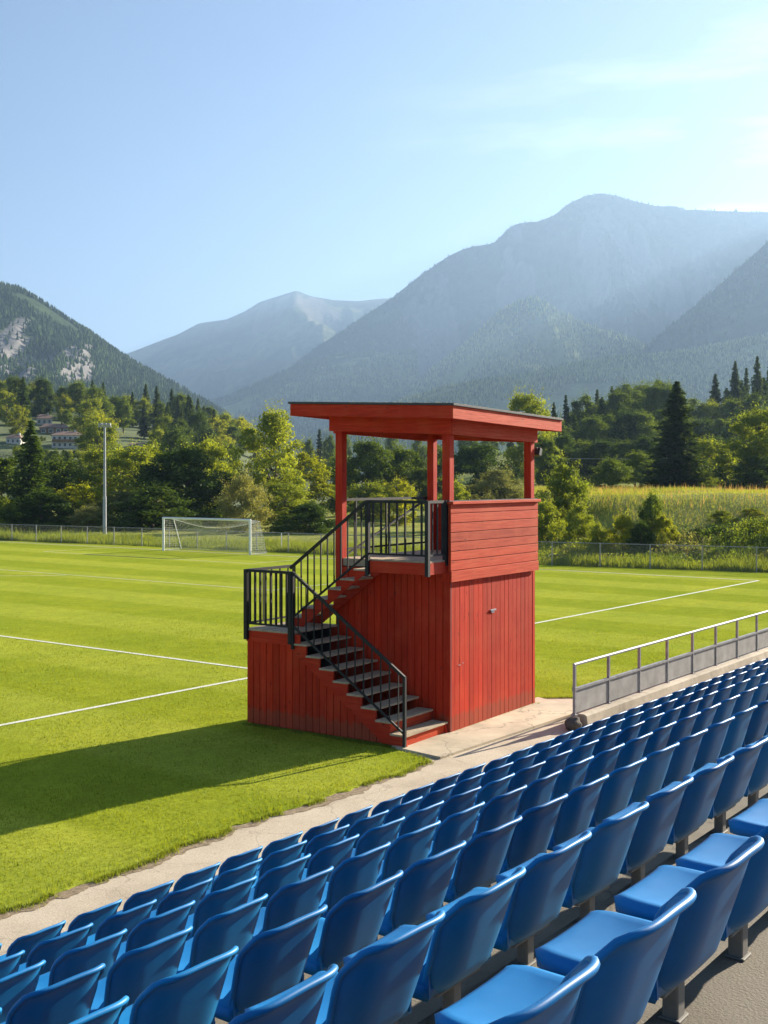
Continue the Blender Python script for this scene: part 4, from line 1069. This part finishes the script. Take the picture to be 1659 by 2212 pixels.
# ================================================================ MOUNTAINS
def mountain(name, prof, D, front, back, m, gul=.16, gs=500., seed=0, nu=260, nv=120, powr=1.25, forest=None, fm=None, tree=(10,17), D2=None, skew=0, crags=()):
    """a solid ridge: crest height from its outline at distance D, slopes falling away in front and behind, cut by gullies"""
    us = np.linspace(prof[0][0], prof[-1][0], nu); pv = np.interp(us, [p[0] for p in prof], [p[1] for p in prof])
    pv = np.convolve(np.pad(pv, 2, 'edge'), [.1,.2,.4,.2,.1], 'valid')
    Dc = D if D2 is None else D+(D2-D)*(us-us[0])/(us[-1]-us[0])
    hz = EYE+(HZ-pv)*Dc/FPX; lat = (us-CX)/FPX*Dc
    ts = np.concatenate([np.linspace(-1, 0, nv)[:-1], np.linspace(0, 1, nv//3)])
    U, Tt = np.meshgrid(np.arange(nu), ts, indexing='ij'); Hh = hz[:, None]*np.ones_like(Tt); Ll = lat[:, None]*np.ones_like(Tt)
    Dd = (Dc*np.ones(nu))[:, None] + np.where(Tt < 0, Tt*front, Tt*back)
    Ll = Ll*(1+np.where(Tt < 0, Tt, 0)*front/(Dc*np.ones(nu))[:, None]*.75) + skew*Tt*front    # slopes spread towards the viewer
    a = np.abs(Tt); env = np.sin(np.pi*np.clip(a, 0, 1)**.7)
    rid = ridged(Ll/gs+seed*3.1+.25*Tt, Dd/(gs*2.6)+seed*7.7, 6)
    Z = Hh*(1-a**powr*(1.0)) + Hh*gul*np.minimum(rid-.80, 0)*env*np.clip(a*3.5, 0, 1)*2.3 + Hh*.03*fbm(Ll/(gs*.25), Dd/(gs*.25), 5)*np.clip(a*4, .25, 1)
    Z = np.minimum(Z, Hh*(1-a*.55))
    Z = np.maximum(Z, -.6) - .9*(a > .999)
    V = np.stack([Dd*CA+Ll*SA, Dd*SA-Ll*CA, Z], -1); I = np.arange(U.size).reshape(U.shape)
    F = np.stack([I[:-1,:-1], I[:-1,1:], I[1:,1:], I[1:,:-1]], -1).reshape(-1, 4)
    o = tag(npmesh(name, V.reshape(-1, 3), F, m, smooth=True), kind='structure')
    cr = np.zeros(U.shape)
    for (cu, ct, ru, rt, am) in crags:
        q = 1.0*np.exp(-((us[:, None]-cu)/ru)**2-((Tt-ct)/rt)**2)*am; cr = np.maximum(cr, q)
    cr = np.clip((cr*(1.1+1.3*(1.8*fbm(Ll/(gs*.13)+9, Z/(gs*.30)+4, 6)))-.36)*5, 0, 1)
    at_ = o.data.attributes.new('crag', 'FLOAT', 'POINT'); at_.data.foreach_set('value', cr.ravel().astype(np.float32))
    if forest:
        n = forest; i = rng.uniform(0, nu-1.01, n); j = rng.uniform(0, nv*1.08, n); i0 = i.astype(int); j0 = np.minimum(j.astype(int), len(ts)-2); fi = (i-i0)[:, None]; fj = np.clip(j-j0, 0, 1)[:, None]
        P = (V[i0, j0]*(1-fi)+V[i0+1, j0]*fi)*(1-fj)+(V[i0, j0+1]*(1-fi)+V[i0+1, j0+1]*fi)*fj
        dz = np.abs(V[i0, j0+1, 2]-V[i0, j0, 2])/(np.linalg.norm(V[i0, j0+1, :2]-V[i0, j0, :2], axis=1)+1e-6)
        cov = vn(P[:, 0]/190+seed, P[:, 1]/190); k = ((cr[i0, j0] < .3) | (rng.random(n) < .22)) & (P[:, 2] > 2) & (dz < 1.05) & ((cov > .22) | (np.abs(j-nv) < 4)); P = P[k]; n = len(P)
        h = rng.uniform(*tree, n); r = h*rng.uniform(.16, .30, n); rot = rng.uniform(0, 6.28, n); VV = [P+np.stack([r*0, r*0, h], -1)]
        for q in range(5): VV.append(P+np.stack([np.cos(rot+q*1.2566)*r, np.sin(rot+q*1.2566)*r, h*rng.uniform(-.02,.28,n)], -1))
        VV = np.stack(VV, 1).reshape(-1, 3); B = np.arange(n)[:, None]*6; FF = np.concatenate([B+np.array([0, 1+q, 1+(q+1) % 5]) for q in range(5)])
        tag(npmesh('forest', VV, FF, fm), f'dense far-off forest covering the {name.replace("_"," ")}', 'forest', kind='stuff')
    return o
M_L = mountm('crag_slope', (.22,.21,.20), (.036,.060,.022), (.05,.08,.02), .36, .3, .45)
M_C = mountm('far_peak_slope', (.13,.12,.10), (.03,.05,.025), (.20,.21,.08), .38, .42, 1.2)
M_R = mountm('big_slope', (.15,.145,.13), (.028,.046,.022), (.13,.17,.06), .22, .36, 1.0)
M_F = mountm('foothill_slope', (.30,.28,.25), (.045,.075,.024), (.22,.26,.08), .1, .5, .5)
mountain('left_mountain', [(-700,560),(-400,590),(-150,600),(0,617),(45,628),(100,660),(160,700),(200,725),(250,762),(300,792),(350,819),(400,846),(450,874),(520,918),(640,985),(800,1036)], 1900, 1150, 900, M_L, .20, 260, 1, 360, 170, 1.2, 70000, F_DARK, (6, 11), crags=[(90,-.36,75,.19,1.12),(200,-.28,30,.12,1.05),(15,-.30,30,.14,.85)])
mountain('far_peak', [(60,840),(160,805),(270,765),(330,742),(385,722),(430,698),(490,690),(530,672),(560,652),(600,640),(640,627),(672,640),(720,648),(770,650),(840,643),(900,650),(1000,700),(1100,760)], 7200, 3800, 1500, M_C, .26, 1000, 4, 260, 150, 1.1, crags=[(640,-.10,60,.12,1.2),(590,-.2,30,.12,1),(450,-.08,40,.05,.9),(700,-.2,40,.1,.9)])
mountain('valley_ridge', [(380,900),(440,880),(480,866),(520,848),(560,830),(600,810),(650,790),(720,770),(800,760),(900,760)], 3900, 1500, 900, M_F, .15, 420, 6, 160, 90, 1.2, forest=9000, fm=F_DARK, tree=(10, 16))
mountain('main_mountain', [(430,935),(500,888),(560,840),(610,806),(680,752),(760,700),(850,640),(900,600),(940,572),(975,548),(1010,535),(1040,530),(1072,522),(1090,500),(1110,484),(1160,477),(1200,462),(1225,440),(1260,424),(1300,417),(1340,425),(1390,438),(1420,445),(1460,444),(1480,452),(1560,456),(1659,458),(1760,455),(1900,470),(2200,520),(2600,700)], 4800, 1300, 1400, M_R, .36, 620, 2, 420, 190, 1.12, crags=[(930,-.30,60,.2,1.15),(1110,-.15,35,.12,1.0),(1330,-.25,90,.16,.85),(1480,-.3,60,.15,.8),(640,-.4,40,.2,.8)], forest=30000, fm=F_DARK, tree=(7, 14))
mountain('right_spur', [(1180,960),(1300,860),(1400,748),(1440,712),(1490,670),(1540,628),(1600,575),(1659,520),(1720,470),(1850,400),(2100,330),(2500,320)], 3300, 1000, 1000, M_R, .14, 520, 5, 200, 120, 1.15, forest=12000, fm=F_DARK, tree=(8, 15))
mountain('middle_spur', [(760,960),(850,880),(930,800),(1010,740),(1080,672),(1150,640),(1200,668),(1260,700),(1330,722),(1390,745),(1430,790),(1500,880),(1600,960)], 3400, 850, 800, M_F, .22, 300, 9, 200, 110, 1.15, forest=16000, fm=F_MID, tree=(9, 16))
mountain('foothill', [(560,1000),(700,935),(800,895),(870,868),(960,840),(1060,822),(1160,810),(1260,785),(1360,772),(1430,768),(1500,758),(1600,738),(1659,724),(1760,700),(1950,680)], 2500, 1250, 900, M_F, .14, 300, 12, 240, 120, 1.2, forest=36000, fm=F_MID, tree=(6, 12))

# ================================================================ HAZE
def haze():
    b = MB(); b.box(-2600, 10600, -6600, 10600, -4, 1240); a = M_('haze_air'); a.t.nodes.remove(a.b)
    v = a.n('ShaderNodeVolumePrincipled'); v.inputs['Color'].default_value = (.33, .50, .75, 1); v.inputs['Density'].default_value = .00015
    v.inputs['Anisotropy'].default_value = .38; a.l(v.outputs[0], a.out.inputs['Volume'])
    o = b.build('haze', a.m); tag(o, 'pale blue summer haze filling the valley air', 'haze', kind='stuff'); o.display_type = 'WIRE'
haze()
